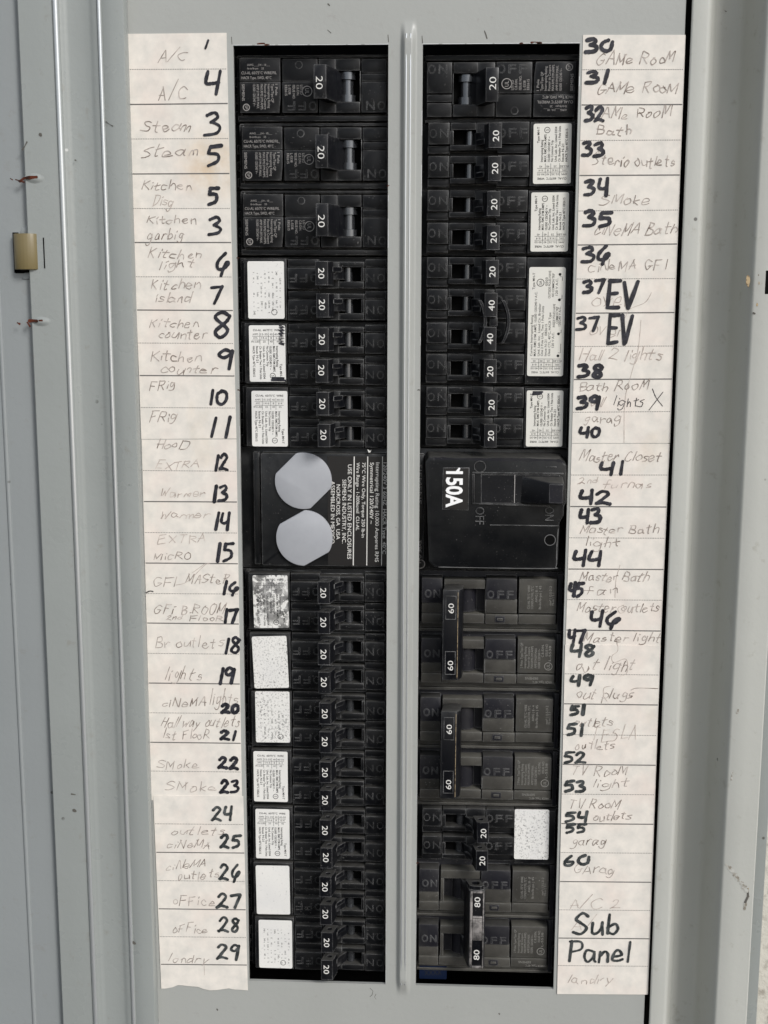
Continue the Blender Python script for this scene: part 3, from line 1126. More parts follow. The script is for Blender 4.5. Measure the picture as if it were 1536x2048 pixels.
for s, u, w, wid in (('Current Interrupting Rating', 5.6, 13.3, 16.0), ('MAX. RMS SYM. AMPS. 10,000 120/240 V A.C.', 4.2, 13.3, 25.0), ('Und. Lab. Inc.  Listed Cir. Breaker', 2.7, 13.3, 20.5),
                     ('One 2 Pole Unit, Two 1 Pole Units', 1.4, 13.3, 19.5), ('Issue N-21   E82615', 0.0, 13.3, 12.5), ('Class CTL, 40°C, HACR Type', -1.4, 13.3, 17.0),
                     ('Type MH-T', 5.2, -12.6, 6.4), ('0503', 0.2, -14.0, 3.2), ('OUTSIDE POLES HAVE', -1.0, -9.2, 10.6), ('NO COMMON TRIP', -2.4, -9.8, 9.0), ('120 V A.C.', -3.8, -10.3, 6.6),
                     ('INSIDE POLES HAVE', -3.0, 2.0, 9.0), ('COMMON TRIP', -4.2, 0.6, 6.5), ('120/240 V A.C.', -5.2, 1.6, 7.6), ('120 V A.C.', -2.8, 10.0, 6.0)):
    p.text(s, u - 0.4, w, 0.18, 0.9, -90, width=wid, bold=0.006)
p.ring(2.6, -15.2, 0.18, 1.5, 0.25)
p.text('SA', 2.6, -15.2, 0.18, 1.2, -90, align='C', vc=True, width=1.6)
for z in (13.2, 4.6, -8.6, -18.4):
    pts = [(-4.9 + 0.55 * math.cos(2 * math.pi * i / 14), z + 0.55 * math.sin(2 * math.pi * i / 14), 0.18) for i in range(14)]
    p.face(pts)
for a, b in ((12.0, 8.5), (4.2, 3.0), (-9.0, -10.5), (-17.5, -16)):
    p.ribbon([(-4.9, a), (-5.9, a), (-5.9, b)], 0.16, 0.2, 0.01, False)
p.build('sticker_print', INKK, st)


# ------------------------------------------------------------------ two-pole breakers with one long shared handle (right column)
def two_pole_body(parent, dark_o=True, round_o=False):
    mb = MB()
    dk = MB()
    for c in (-12.7, 12.7):
        # c is the centre of one pole; -w is up in the picture because the breaker is turned round
        base_block(dk, c - 12.55, c + 12.55)
        mb.box(-29.4, 29.2, c + 11.4, c + 12.5, -13, -8.0, 0.25)
        mb.box(-29.4, 29.2, c + 9.2, c + 11.1, -13, -8.6, 0.25)
        dk.box(-10.6, 1.9, c - 10.8, c - 2.1, -12, F + 0.5, 0.35)            # OFF pad
        mb.box(-10.8, 1.9, c - 2.0, c + 3.9, -12, F - 0.3, 0.3)
        mb.box(-26.8, -11.5, c - 10.6, c + 3.7, -12, F, 0.3)               # label shoulder
        mb.box(2.2, 19.0, c - 10.0, c - 6.2, -12, F - 0.4, 0.3)             # above the slot
        mb.box(17.6, 19.0, c - 6.1, c + 4.0, -12, F - 0.4, 0.2)
        mb.box(1.95, 2.25, c - 6.1, c + 4.0, -12, F - 0.35, 0.08)
        dk.box(19.8, 28.2, c - 10.6, c - 0.2, -12, F + 0.2, 0.3)            # ON pad
        mb.box(19.8, 28.2, c, c + 4.2, -12, F - 0.6, 0.3)
        for x0, x1, dd in ((19.8, 28.2, -0.1), (2.4, 19.5, -0.5), (-11.2, 2.1, 0.1), (-26.8, -11.5, -0.4)):
            mb.box(x0, x1, c + 4.4, c + 8.4, -12, F + dd, 0.3)
        dk.box(-6.0, -1.9, c + 5.0, c + 7.7, -12, F + 0.35, 0.2)            # small moulded window with its bar
        mb.box(-5.2, -2.8, c + 5.8, c + 6.9, -12, F + 0.5, 0.15)
        for ch, u in (('O', 0.0), ('F', -4.0), ('F', -7.9), ('O', 25.6), ('N', 22.0)):
            dk.text(ch, u, c - 4.1, F + (0.55 if u < 10 else 0.25), 3.2, 180, width=2.5, align='C', bold=-0.01, extrude=0.045, vc=True)
        dk.box(2.3, 17.5, c - 6.1, c + 4.1, -14, -10.8)
        pts_m = [(9.8 + 4.2 * math.cos(math.pi * i / 16), -11.0 + 4.0 * math.sin(math.pi * i / 16)) for i in range(17)]
        dk.prism(pts_m[::-1], c - 5.9, c + 3.9, 0, axis='z')
    a = mb.build('breaker_body', DUSTY, parent, True)
    b = dk.build('dark_insert', DUSTYD, parent, True)
    return a


def two_pole_text(parent):
    mb = MB()
    d = F + 0.05
    for s, u, w, wid in (('CU-AL 75°C WIRE', -16.6, 1.9, 10.0), ('CONDUCT/FIL 75°C', -18.0, 1.9, 9.6), ('AWG | 8 - 4', -19.7, -1.0, 6.8), ('lb-in/lb-po | 45', -21.2, 1.9, 9.8),
                         ('mm² | 13.5-21.2', -25.4, 0.2, 8.0), ('N-m | 5.1', -26.5, 0.2, 5.2)):
        mb.text(s, u + 0.6, -12.7 + w, d, 0.95, -90, width=wid)
    for s, u, w, wid in (('2 Poles Type/Tipo QP', -14.2, 1.6, 10.8), ('Interrupting Rating', -15.7, 1.6, 9.2), ('Pouvoir de Coupure', -17.1, 1.6, 9.0), ('MAX.RMS.SYM.AMPS', -18.5, 1.6, 9.4),
                         ('AMP.SYM.EFF.MAX', -20.0, 1.6, 8.6), ('10,000 120/240 V~', -21.4, 1.6, 8.4), ('C.B./DIN.', -22.8, -3.2, 5.4), ('ISSUE NO', -24.4, -3.6, 5.2), ('L-5538', -25.8, -1.6, 6.4)):
        mb.text(s, u + 0.6, 12.7 + w, d, 0.95, -90, width=wid)
    mb.ring(-24.2, 13.4, d, 1.7, 0.28)
    mb.text('UL', -24.2, 13.4, d, 1.3, -90, align='C', vc=True, width=1.8)
    mb.text('SIEMENS', -20.2, 12.7 + 5.6, F - 0.34, 1.0, 180 - 180, width=5.4)
    mb.text('HACR Type, 40°C', -26.0, 12.7 + 7.2, F - 0.34, 0.95, 0, width=8.2)
    return mb.build('printed_text', INKD, parent)


def bar_handle_60(parent):
    mb = MB()
    w0, w1 = -21.0, 16.6
    mb.prism([(19.6, 6.0), (13.2, 6.0), (11.6, 3.4), (11.0, -3.2), (13.5, -5.2), (18.4, -4.0)], w0, w1, 0.35, 2, axis='z')
    for c in (-13.6, 11.8):
        mb.prism([(18.0, -3.0), (11.6, -2.6), (10.6, -10.8), (15.0, -10.8)], c - 4.6, c + 4.6, 0.2, 1, axis='z')
    o = mb.build('toggle_handle', HANDLE, parent, True)
    mb = MB()
    for c in (-13.4, 9.6):
        for (a0, a1, b0, b1) in ((18.2, 18.45, c - 5.2, c + 4.6), (14.2, 14.45, c - 5.2, c + 4.6), (14.5, 18.15, c - 5.2, c - 4.95), (14.5, 18.15, c + 4.35, c + 4.6)):
            mb.box(a0, a1, b0, b1, 5.5, 6.22, 0.05, 1)
    mb.build('number_frame', HANDLE, o, True)
    mb = MB()
    for c in (-13.4, 10.4):
        mb.text('60', 16.2, c, 6.06, 2.2, -90, width=4.1, align='C', vc=True, bold=0.002)
    mb.build('amp_number', INKW, o)
    mb = MB()
    mb.ribbon([(13.45, w0 + 1.0), (13.45, w1 - 0.8)], 0.16, 6.03, 0.0, False, 0.5)
    mb.build('worn_edge', TANCHIP, o)
    return o


G3 = 'double breakers with a long bar handle marked 60'
b60 = thing('double_breaker', 'double breaker with a 60 amp bar handle directly under the big 150A main switch', 'circuit breaker', XR - 1.3, rowz(9) - 12.7, 0, True, group=G3)
two_pole_body(b60)
bar_handle_60(b60)
two_pole_text(b60)
copy_thing(b60, 'double breaker with a 60 amp bar handle above the speckled silver sticker', XR - 1.5, rowz(11) - 12.7, True)

b80 = thing('double_breaker', 'double breaker with a grey-edged 80 amp bar handle at the bottom of the right column', 'circuit breaker', XR - 1.4, rowz(14) - 12.7, 0, True)
two_pole_body(b80)
two_pole_text(b80)
mb = MB()
w0, w1 = -19.4, 16.4
mb.prism([(6.9, 4.8), (0.6, 4.8), (0.2, 3.4), (2.6, -5.0), (9.0, -5.0), (7.6, 3.0)], w0 + 0.6, w1, 0.3, 2, axis='z')
for c in (-13.6, 11.8):
    mb.prism([(8.6, -3.5), (2.8, -3.5), (7.2, -10.8), (12.2, -10.8)], c - 4.6, c + 4.6, 0.2, 1, axis='z')
# rounded eye above the bar
b = bmesh.new()
eye = [(8.4, -1.5), (7.0, 3.6), (5.0, 4.6), (2.2, 4.6), (0.9, 3.4), (2.6, -1.6)]
top = hole_quad(b, eye, 4.3, 1.6, 1.75, 0.0, 3.0, 18)
bot = [b.verts.new(V(x, -3.4, d)) for x, d in eye]
for i in range(6):
    b.faces.new((top[i], top[(i + 1) % 6], bot[(i + 1) % 6], bot[i]))
bmesh.ops.translate(b, verts=b.verts, vec=V(0, 0, 0))
bm2 = b
bmesh.ops.scale(bm2, verts=bm2.verts, vec=(1, 1, -1))
bmesh.ops.translate(bm2, verts=bm2.verts, vec=Vector((0, 0, (w0 - 1.2) * S + 0.0)))
bmesh.ops.scale(bm2, verts=bm2.verts, vec=(1, 1, 1))
bmesh.ops.recalc_face_normals(bm2, faces=bm2.faces)
mb.merge(bm2)
h80 = mb.build('toggle_handle', HANDLE, b80, True)
# raised grey rim round both windows
mb = MB()
for (a0, a1, b0, b1) in ((5.6, 6.7, w0 + 0.8, w1 - 0.2), (0.8, 1.4, w0 + 0.8, w1 - 0.2), (1.45, 5.55, w0 + 0.8, w0 + 1.7), (1.45, 5.55, w1 - 1.2, w1 - 0.2), (1.45, 5.55, -7.4, -6.4), (1.45, 5.55, -6.3, 3.6)):
    mb.box(a0, a1, b0, b1, 4.3, 5.5 if b0 != -6.3 else 5.3, 0.3)
mb.build('worn_rim', WORN, h80, True)
mb = MB()
for c in (-13.6, 10.3):
    mb.text('80', 3.6, c, 4.86, 2.4, -90, width=4.6, align='C', vc=True, bold=0.004)
mb.build('amp_number', INKW, h80)

# ------------------------------------------------------------------ 150 A main breaker running under the centre post
ZM = rowz(7) - 12.7
main = thing('main_breaker', 'large black 150A main breaker with a wide switch and two round grey plugs', 'main breaker', 0, ZM, 0)


def P(px, py, d):
    x, z = up(px, py, d)
    return x, z - ZM


mb = MB()
mb.box(-67, 67, -25.2, 25.2, -60, -10.5, 0.4)
x0, z1 = P(521, 906, -6); x1, z0 = P(800, 1134, -6)
mb.prism(rounded(x0, x1, z0, z1, 1.0), -12, -6.0, 0.35)
x2, _ = P(506, 906, -8)
mb.box(x2, x0 - 0.7, z0, z1, -12, -8.0, 0.3)
xa, za = P(820, 910, -6.5); xb, zb = P(846, 1138, -6.5)
mb.box(xa, xb, zb, za, -12, -6.5, 0.3)
mb.build('breaker_body', MAINP, main, True)

# raised switch block
D1 = 2.0
tl = P(851, 914, D1); tr = P(1127, 918, D1); br = P(1115, 1138, D1); bl = P(858, 1136, D1)
blk = MB()
poly = [(bl[0] + 2.5, bl[1]), (br[0] - 1.5, br[1]), (br[0], br[1] + 1.5)]
for px, py in ((1119, 1055), (1119, 1046), (1128, 1030), (1128, 1012), (1133, 1006), (1133, 930)):
    poly.append(P(px, py, D1))
poly += [(tr[0] - 1.6, tr[1]), (tl[0] + 1.5, tl[1]), (tl[0], tl[1] - 2), (bl[0], bl[1] + 2.5)]
outer = []
cxm = sum(p[0] for p in poly) / len(poly); czm = sum(p[1] for p in poly) / len(poly)
for x, z in poly:
    outer.append((x + (0.9 if x > cxm else -0.9) * 0.9, z + (0.9 if z > czm else -0.9) * 1.3))
blk.prism(outer, -9, D1, 0.75, 3, top=poly)
blk.build('switch_block', MAINP, main, True)
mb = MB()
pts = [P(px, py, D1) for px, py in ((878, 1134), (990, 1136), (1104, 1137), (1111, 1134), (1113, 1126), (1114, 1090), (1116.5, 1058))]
mb.ribbon(catmull(pts, 6), 0.34, D1 + 0.04, 0.01, True, 0.5)  # grey line painted along the edge as its highlight
mb.build('edge_highlight', EDGE_GREY, main)
mb = MB()
pts = [P(px, py, D1 + 0.2) for px, py in ((868, 917), (940, 918.5), (1040, 919.5), (1112, 921), (1126, 925))]
mb.ribbon(catmull(pts, 6), 0.9, D1 + 0.04, 0.01, True, 0.6)
mb.build('dust_film', DUSTYD, main)
# switch well, built as a shallow dark tray with a rim
def quadbox(mb, pxy, d0, d1, bev=0.2, ref=None):
    pts = [P(px, py, ref if ref is not None else d1) for px, py in pxy]
    mb.prism(pts, d0, d1, bev)


mb = MB()
for a in (((945, 944), (1127, 946), (1127, 949), (945, 947)), ((945, 1006), (1100, 1011), (1100, 1014), (945, 1009))):
    quadbox(mb, a, D1 - 0.5, D1 + 0.55, 0.12)
quadbox(mb, ((944, 948), (949, 948), (949, 1006), (944, 1006)), D1 - 0.5, D1 + 0.5, 0.12)
quadbox(mb, ((980, 1049), (1118, 1051), (1118, 1053), (980, 1051)), D1 - 0.2, D1 + 0.25, 0.08)
quadbox(mb, ((886, 935), (939, 935), (937, 1021), (884, 1019)), D1 - 0.3, D1 + 0.18, 0.1)
mb.build('well_rim', MAINP, main, True)
mb = MB()
quadbox(mb, ((962, 949), (1120, 950), (1118, 1008), (962, 1006)), D1 - 0.5, D1 + 0.12, 0.0)
mb.build('switch_well', HANDLE, main)
# rocking switch lever
mb = MB()
base = [P(px, py, D1) for px, py in ((1038, 1008), (1126, 1008), (1126, 952), (1042, 952))]
topp = [P(px, py, 9.0) for px, py in ((1096, 1008), (1127, 1010), (1129, 967), (1098, 965))]
mb.prism(base, D1 - 0.2, 9.0, 0.7, 3, top=topp)
lev = mb.build('switch_lever', HANDLE, main, True)
mb = MB()
quadbox(mb, ((1098.5, 968.5), (1126.5, 970), (1125, 1007), (1098, 1006)), 8.9, 9.12, 0.1)
mb.build('lever_face', DUSTYD, lev)
mb = MB()
quadbox(mb, ((1029, 950), (1030.5, 950), (1029.5, 1006), (1028, 1006)), D1 + 0.1, D1 + 0.4, 0.0)
mb.build('lever_seam', INKG, lev)
# embossed marks
mb = MB()
x, z = P(960, 933, D1)
mb.ring(x, z, D1 + 0.02, 2.35, 0.45, h=0.35)
for s, px, py in (('OFF', 951, 1014), ('ON', 1090, 1014)):
    x, z = P(px, py, D1)
    mt = MB()
    mt.text(s, x, z, D1 + 0.12, 3.6, -90, width=7.0 if s == 'OFF' else 5.4, bold=-0.008, extrude=0.06)
    mt.build('moulded_word', MAINP, main, True)
mb.build('moulded_mark', MAINP, main, True)
mb = MB()
x, z = P(1103, 934, D1)
mb.box(x - 2.2, x + 2.0, z - 0.3, z + 0.3, D1 - 0.1, D1 + 0.35, 0.1)
mb.build('moulded_mark', MAINP, main, True)
mb = MB()
x, z = P(1100, 1080, D1)
mb.face([(x + 2.0 * math.cos(2 * math.pi * i / 24), z + 2.0 * math.sin(2 * math.pi * i / 24), D1 + 0.05) for i in range(24)])
mb.build('screw_hole', HOLE, main)
mb = MB()
mb.ring(x, z, D1 + 0.03, 2.3, 0.3, h=0.12)
mb.build('hole_rim', EDGE_GREY, main)
# 150A plate
mb = MB()
quadbox(mb, ((888, 937), (937, 937), (935, 1019), (886, 1017)), D1 + 0.2, D1 + 0.32, 0.0)
pl = mb.build('amp_label', GLOSS, main)
mb = MB()
x, z = P(893, 942, D1)
mb.text('150A', x + 0.1, z, D1 + 0.4, 6.3, -90, width=14.6, bold=0.03)
mb.prism([(x + 3.6, z - 0.1), (x + 4.9, z + 1.5), (x + 5.5, z + 1.2), (x + 5.0, z - 0.1)], D1 + 0.36, D1 + 0.41)
mb.build('amp_number', mat('bright_white_print', (0.86, 0.86, 0.86), 0.5, 0.3), pl)
# rating plate on the left half
mb = MB()
quadbox(mb, ((655, 912), (790, 914), (790, 1132), (656, 1130)), -6.2, -5.85, 0.0)
pl2 = mb.build('rating_plate', GLOSS, main)
mb = MB()
DT = -5.78
for s, px, py0, py1, h in (('ASSEMBLED IN MEXICO', 662, 962, 1087, 7.6), ('NORCROSS, GA  USA', 673, 969, 1079, 7.6), ('SIEMENS INDUSTRY, INC.', 685, 959, 1087, 7.8), ('USE ONLY IN LISTED ENCLOSURES', 696, 929, 1118, 7.8),
                           ('Wire Range - 1-300kcmil  CU-AL', 713, 925, 1061, 6.6), ('75°C Wire Only, Torque 250 lb-in', 724.5, 925, 1075, 6.6), ('Symmetrical 120/240V ~', 740.5, 925, 1048, 7.4),
                           ('Interrupting Rating 10,000 Amperes RMS', 752, 925, 1124, 7.4), ('120/240V 3 60HZ  HACR Type  40°C', 767, 925, 1108, 7.2)):
    a = P(px, py0, DT); b = P(px, py1, DT)
    hh = (P(px + h, py0, DT)[0] - a[0])
    mb.text(s, a[0], a[1], DT, hh, -90.5, width=a[1] - b[1], bold=0.004)
for px, w in ((708.5, 0.42), (735.5, 0.36), (765, 0.26)):
    mb.ribbon([P(px, 913, DT), P(px - 2, 1131, DT)], w, DT, 0, False)
mb.build('plate_print', INKW, pl2)
mb = MB()
for s, px, py0, py1 in (('SIEMENS', 836.0, 929, 1008), ('TYPE QN', 835.0, 1080, 1126)):
    a = P(px, py0, -6.4); b = P(px, py1, -6.4)
    mb.text(s, a[0], a[1], -6.42, 1.6, -90, width=a[1] - b[1])
x, z = P(841, 1128, -6.4)
mb.ring(x, z, -6.42, 1.9, 0.3)
mb.build('printed_text', INKG, main)
# two knock-out plugs with cut flats
for cx, cy, r, ang in ((606.5, 962, 57, 42), (608.5, 1076.5, 56.5, 27)):
    x, z = P(cx, cy, -4.6)
    rx = P(cx + r, cy, -4.6)[0] - x
    na = math.radians(90 + ang + 3)
    nx, nz = math.cos(na), math.sin(na)
    pts = []
    lim = rx * 0.86
    for i in range(96):
        a = 2 * math.pi * i / 96
        q = Vector((rx * math.cos(a), rx * math.sin(a)))
        s_ = q.x * nx + q.y * nz
        if abs(s_) > lim:
            q -= Vector((nx, nz)) * (s_ - math.copysign(lim, s_))
        pts.append((x + q.x, z + q.y))
    mb = MB()
    mb.prism(pts, -6.0, -4.6, 0.25, 2)
    mb.build('lug_plug', CAP, main, True)
# pale chip of plastic wedged at the top
mb = MB()
x, z = P(738, 903, -4)
mb.prism([(x - 0.7, z + 0.7), (x - 0.2, z - 0.5), (x + 0.5, z - 0.4), (x + 0.9, z + 0.5), (x + 0.2, z + 0.1)], -6, -4, 0.1)
mb.build('spring_clip', INKW, main)

# blue tag down in the bottom of the right opening
bx, bz = up(866, 1945, -8.5)
tg = thing('blue_tag', 'small dim blue wire tag in the dark bottom corner of the right opening', 'wire tag', bx, bz, -8.5)
mb = MB()
mb.prism(rounded(-6.0, 6.0, -3.1, 3.1, 0.4), -0.6, 0.0, 0.1)
q = mb.build('tag_tape', BLUE, tg)
mb = MB()
mb.text('XXXX', 0, 0, 0.05, 2.4, 4, width=7.5, align='C', vc=True)
mb.build('tag_print', INKK, tg)

# ------------------------------------------------------------------ handwritten label strips
G = {
 'A': '0,0 .3,1;.3,1 .6,0;.12,.38 .5,.38', 'B': '.05,0 .05,1;.05,1 .4,.93 .42,.62 .05,.52;.05,.52 .55,.42 .5,.06 .05,0', 'C': '.6,.85 .35,1 .05,.6 .1,.15 .4,0 .65,.2',
 'D': '.05,0 .05,1;.05,1 .6,.85 .6,.2 .05,0', 'E': '.55,1 .05,.98;.05,.98 .05,0;.05,0 .58,.02;.05,.52 .45,.55', 'F': '.6,1 .05,.98;.08,1 .05,0;.05,.5 .45,.52',
 'G': '.6,.85 .3,1 .05,.5 .25,0 .55,.1 .6,.45;.66,.45 .35,.42', 'H': '.05,0 .08,1;.55,1 .5,0;.05,.5 .55,.52', 'I': '.1,0 .1,1', 'K': '.05,0 .06,1;.5,.95 .1,.5;.15,.55 .55,0', 'L': '.1,1 .05,.05;.05,.05 .5,.05',
 'M': '0,0 .1,1;.1,1 .32,.3;.32,.3 .62,1;.62,1 .65,0', 'N': '0,0 .05,1;.05,1 .5,0;.5,0 .55,1', 'O': '.3,1 .05,.75 .08,.2 .35,0 .6,.3 .55,.8 .28,1',
 'P': '.05,0 .08,1;.02,.98 .5,.95 .55,.6 .08,.48', 'R': '.05,0 .08,1;.08,1 .5,.9 .45,.6 .08,.5;.2,.5 .6,0', 'S': '.55,.9 .3,1 .05,.75 .3,.52 .55,.3 .35,.02 .02,.1',
 'T': '0,1 .6,1;.3,1 .28,0', 'V': '0,1 .28,0;.28,0 .58,1', 'W': '0,1 .15,0;.15,0 .3,.6;.3,.6 .45,0;.45,0 .65,1', 'X': '0,1 .6,0;.6,1 0,0',
 'a': '.45,.5 .15,.55 .02,.25 .2,0 .42,.2 .45,.52 .46,.12 .56,.02', 'b': '.05,1 .05,.02;.05,.3 .3,.55 .48,.3 .3,0 .05,.08', 'c': '.45,.45 .2,.55 .02,.25 .2,0 .48,.1',
 'd': '.42,.4 .15,.5 .02,.2 .2,0 .42,.2;.45,1 .42,0', 'e': '.05,.25 .42,.32 .3,.55 .08,.45 .05,.1 .3,0 .5,.12', 'f': '.45,.95 .25,1 .18,.6 .15,-.05;0,.5 .4,.52',
 'g': '.42,.45 .15,.55 .03,.3 .2,.08 .42,.3;.45,.55 .42,-.2 .2,-.4 .02,-.28', 'h': '.05,1 .05,0;.05,.3 .25,.55 .42,.4 .45,0', 'i': '.1,.5 .1,0;.12,.75 .15,.82',
 'k': '.05,1 .05,0;.4,.55 .08,.25;.12,.28 .45,0', 'l': '.1,1 .08,0', 'm': '.02,0 .05,.5 .2,.5 .25,.05;.25,.1 .32,.5 .48,.5 .52,0', 'n': '.03,0 .05,.5;.05,.35 .25,.55 .4,.4 .43,0',
 'o': '.25,.55 .03,.3 .2,0 .45,.2 .38,.5 .22,.55', 'p': '.05,.5 .05,-.4;.05,.4 .3,.55 .45,.3 .25,.02 .05,.1', 'r': '.05,.5 .07,0;.07,.3 .25,.55 .42,.48',
 's': '.4,.5 .15,.55 .1,.35 .38,.22 .3,.02 .02,.04', 't': '.2,.9 .18,.1 .35,0;0,.58 .42,.6', 'u': '.03,.5 .05,.1 .25,0 .42,.2 .45,.52;.45,.5 .47,0', 'v': '0,.5 .2,0;.2,0 .42,.55',
 'w': '0,.5 .12,0;.12,0 .28,.4;.28,.4 .4,0;.4,0 .58,.52', 'x': '0,.5 .4,0;.4,.5 0,0', 'y': '.03,.5 .2,.08;.45,.55 .3,.1 .1,-.4',
 '0': '.3,1 .05,.7 .1,.15 .32,0 .52,.3 .5,.8 .26,1', '1': '.25,1 .18,0', '2': '.05,.78 .25,1 .5,.8 .3,.4 .05,.05;.05,.05 .3,.12 .62,.02', '3': '.05,.9 .35,1 .45,.8 .25,.58;.25,.58 .55,.4 .45,.1 .05,.02',
 '4': '.1,.95 .05,.5 .25,.42 .5,.5;.52,1 .48,0', '5': '.58,.98 .12,.93;.14,.93 .08,.6;.08,.6 .45,.55 .5,.2 .1,0', '6': '.40,1 .1,.5 .12,.1 .4,.05 .5,.35 .2,.4', '7': '.02,.93 .55,1;.55,1 .3,0',
 '8': '.45,.85 .25,1 .1,.78 .45,.3 .3,0 .08,.2 .4,.65 .46,.86', '9': '.5,.85 .25,1 .05,.75 .25,.55 .5,.8;.5,.92 .45,0', '/': '0,-.15 .5,1.5', '.': '.1,.0 .13,.06',
 'c0': '.42,1 .14,.8 .08,.4 .3,.12 .56,.3 .64,.85', 'q6': '.4,1 .12,.55 .15,.2 .45,.25 .62,.5 .45,.45 .3,-.15', '-': '0,.5 .4,.5',
}
ALIAS = {'~': 'c0', '&': 'q6'}


def layout(s, jit=0.0):
    """strokes in glyph units and the total width"""
    x = 0.0
    st = []
    for ch in s:
        if ch == ' ':
            x += 0.45
            continue
        g = G[ALIAS.get(ch, ch)]
        w = 0
        ky, dy = 1 + random.uniform(-2, 2) * jit, random.uniform(-1, 1) * jit
        for stroke in g.split(';'):
            pts = [tuple(float(v) for v in q.split(',')) for q in stroke.split()]
            w = max(w, max(p[0] for p in pts))
            st.append([(p[0] + x + random.uniform(-1, 1) * jit, p[1] * ky + dy + random.uniform(-1, 1) * jit) for p in pts])
        x += w + 0.17 + random.uniform(-1, 1) * jit
    return st, x - 0.17


class Strip:
    def __init__(self, label, corners, edge_bottom=None, m=None, d=0.0, th=0.22):
        """corners: TL, TR, BR, BL in photo pixels, turned into places on the cover face"""
        self.d = d + th
        tl, tr, br, bl = corners
        c = [up(*p) for p in corners]
        self.o = thing('label_strip', label, 'paper label', c[3][0], c[3][1], d, group='handwritten circuit label strips')
        self.ox, self.oz = c[3]
        self.od = d
        poly = [(c[0][0], c[0][1])]
        bottom = [up(*p) for p in (edge_bottom or [bl, br])]
        poly = [c[0]] + bottom + [c[1]]
        mb = MB()
        mb.prism([(x - self.ox, z - self.oz) for x, z in poly][::1], 0.02, th, 0)
        mb.build('paper', m or PAPER, self.o)
        self.tl, self.tr, self.br, self.bl = corners
        self.marker, self.pencil, self.faint, self.dark = ('marker_number', MARKER), ('pencil_word', PENCIL), ('faded_word', PENCIL_F), ('dark_word', PENCIL_D)

    def pt(self, px, py):
        x, z = up(px, py, self.d)
        return x - self.ox, z - self.oz

    def sides(self, py):
        a = (py - self.tl[1]) / (self.bl[1] - self.tl[1])
        b = (py - self.tr[1]) / (self.br[1] - self.tr[1])
        return self.tl[0] + (self.bl[0] - self.tl[0]) * a + 1, self.tr[0] + (self.br[0] - self.tr[0]) * b - 1

    def rule(self, pyl, pyr, solid):
        xl, _ = self.sides(pyl)
        _, xr = self.sides(pyr)
        a, b = self.pt(xl, pyl), self.pt(xr, pyr)
        dd = self.d - self.od + 0.04
        if solid:
            mb = MB()
            mb.ribbon([a, b], 0.46, dd, 0, False)
            mb.build('ruled_line', RULE, self.o)
        else:
            mb = MB()
            n = int((b[0] - a[0]) / 0.66)
            for i in range(n):
                t0, t1 = i / n, (i + 0.6) / n
                mb.ribbon([(a[0] + (b[0] - a[0]) * t0, a[1] + (b[1] - a[1]) * t0), (a[0] + (b[0] - a[0]) * t1, a[1] + (b[1] - a[1]) * t1)], 0.30, dd, 0, False)
            mb.build('dotted_line', RULE2, self.o)

    def write(self, s, x0, x1, yb, h, w, pen, slope=0.0, wob=0.03, dz=0.08):
        mb = MB()
        hand = pen[0] != 'marker_number'
        st, tot = layout(s, 0.08 if hand else 0.03)
        slant = random.uniform(0.15, 0.42) if hand else 0.10
        k = (x1 - x0) / tot
        base = self.d - self.od + dz
        ph = random.uniform(0, 6)
        for n, stroke in enumerate(st):
            pts = []
            for gx, gy in catmull(stroke):
                px = x0 + gx * k + gy * h * slant + random.uniform(-1, 1) * 0.12
                py = yb - gy * h + slope * (px - x0) + h * (wob * 2.2 if hand else wob) * math.sin(gx * 2.3 + ph) + random.uniform(-1, 1) * 0.1
                pts.append(self.pt(px, py))
            mb.ribbon(pts, w * (0.88 if hand else 1.0) * random.uniform(0.85, 1.1), base + 0.011 * (n % 9), 0.012, True, 0.08 if hand else 0.16)
        mb.build(pen[0], pen[1], self.o)

    def num(self, s, cx, cy, h, wid=None, w=1.25):
        wid = wid or (0.62 * h * len(s) + 3)
        self.write(s, cx - wid / 2, cx + wid / 2, cy + h / 2, h, w, self.marker, wob=0.0, dz=0.2)

    def line(self, pts, w, pen):
        mb = MB()
        mb.ribbon([self.pt(*p) for p in catmull(pts)], w, self.d - self.od + 0.07, 0.02, True, 0.15)
        mb.build('pencil_stroke', pen[1], self.o)

# left side, upper strip
s = Strip('upper left label strip with marker numbers 1 to 11 and kitchen names', ((253, 68), (453, 66), (473, 877), (283, 878)), m=PAPER)
for i, (a, b) in enumerate(((139, 138), (209, 207), (278, 277), (348, 347), (417, 417), (485, 485), (553.5, 554), (620, 621), (686, 687), (751, 752), (815, 816))):
    s.rule(a, b, i % 2 == 1)
p_, f_ = s.pencil, s.faint
s.write('A/C', 317, 368, 122, 20, 0.36, p_)
s.write('A/C', 315, 372, 199, 25, 0.40, p_)
s.write('Steam', 281, 381, 264, 22, 0.42, p_, -0.02)
s.write('Steam', 281, 392, 316, 23, 0.40, p_, -0.05)
s.write('Kitchen', 284, 382, 378, 18, 0.36, p_, 0.0)
s.write('Disg', 304, 344, 412, 20, 0.30, f_)
s.write('Kitchen', 294, 392, 447, 18, 0.40, p_, 0.01)
s.write('garbig', 294, 363, 478, 20, 0.36, p_)
s.write('Kitchen', 294, 399, 516, 18, 0.40, p_)
s.write('light', 318, 388, 537, 16, 0.36, p_, -0.06)
s.write('Kitchen', 300, 398, 577, 18, 0.42, p_)
s.write('island', 308, 380, 604, 17, 0.42, p_)
s.write('Kitchen', 298, 396, 655, 18, 0.36, p_)
s.write('counter', 315, 414, 677, 18, 0.38, p_)
s.write('Kitchen', 302, 401, 722, 18, 0.40, p_)
s.write('counter', 320, 431, 746, 18, 0.40, p_)
s.write('FRig', 299, 350, 780, 18, 0.38, p_, -0.1)
s.write('FRig', 299, 350, 844, 18, 0.40, p_, -0.1)
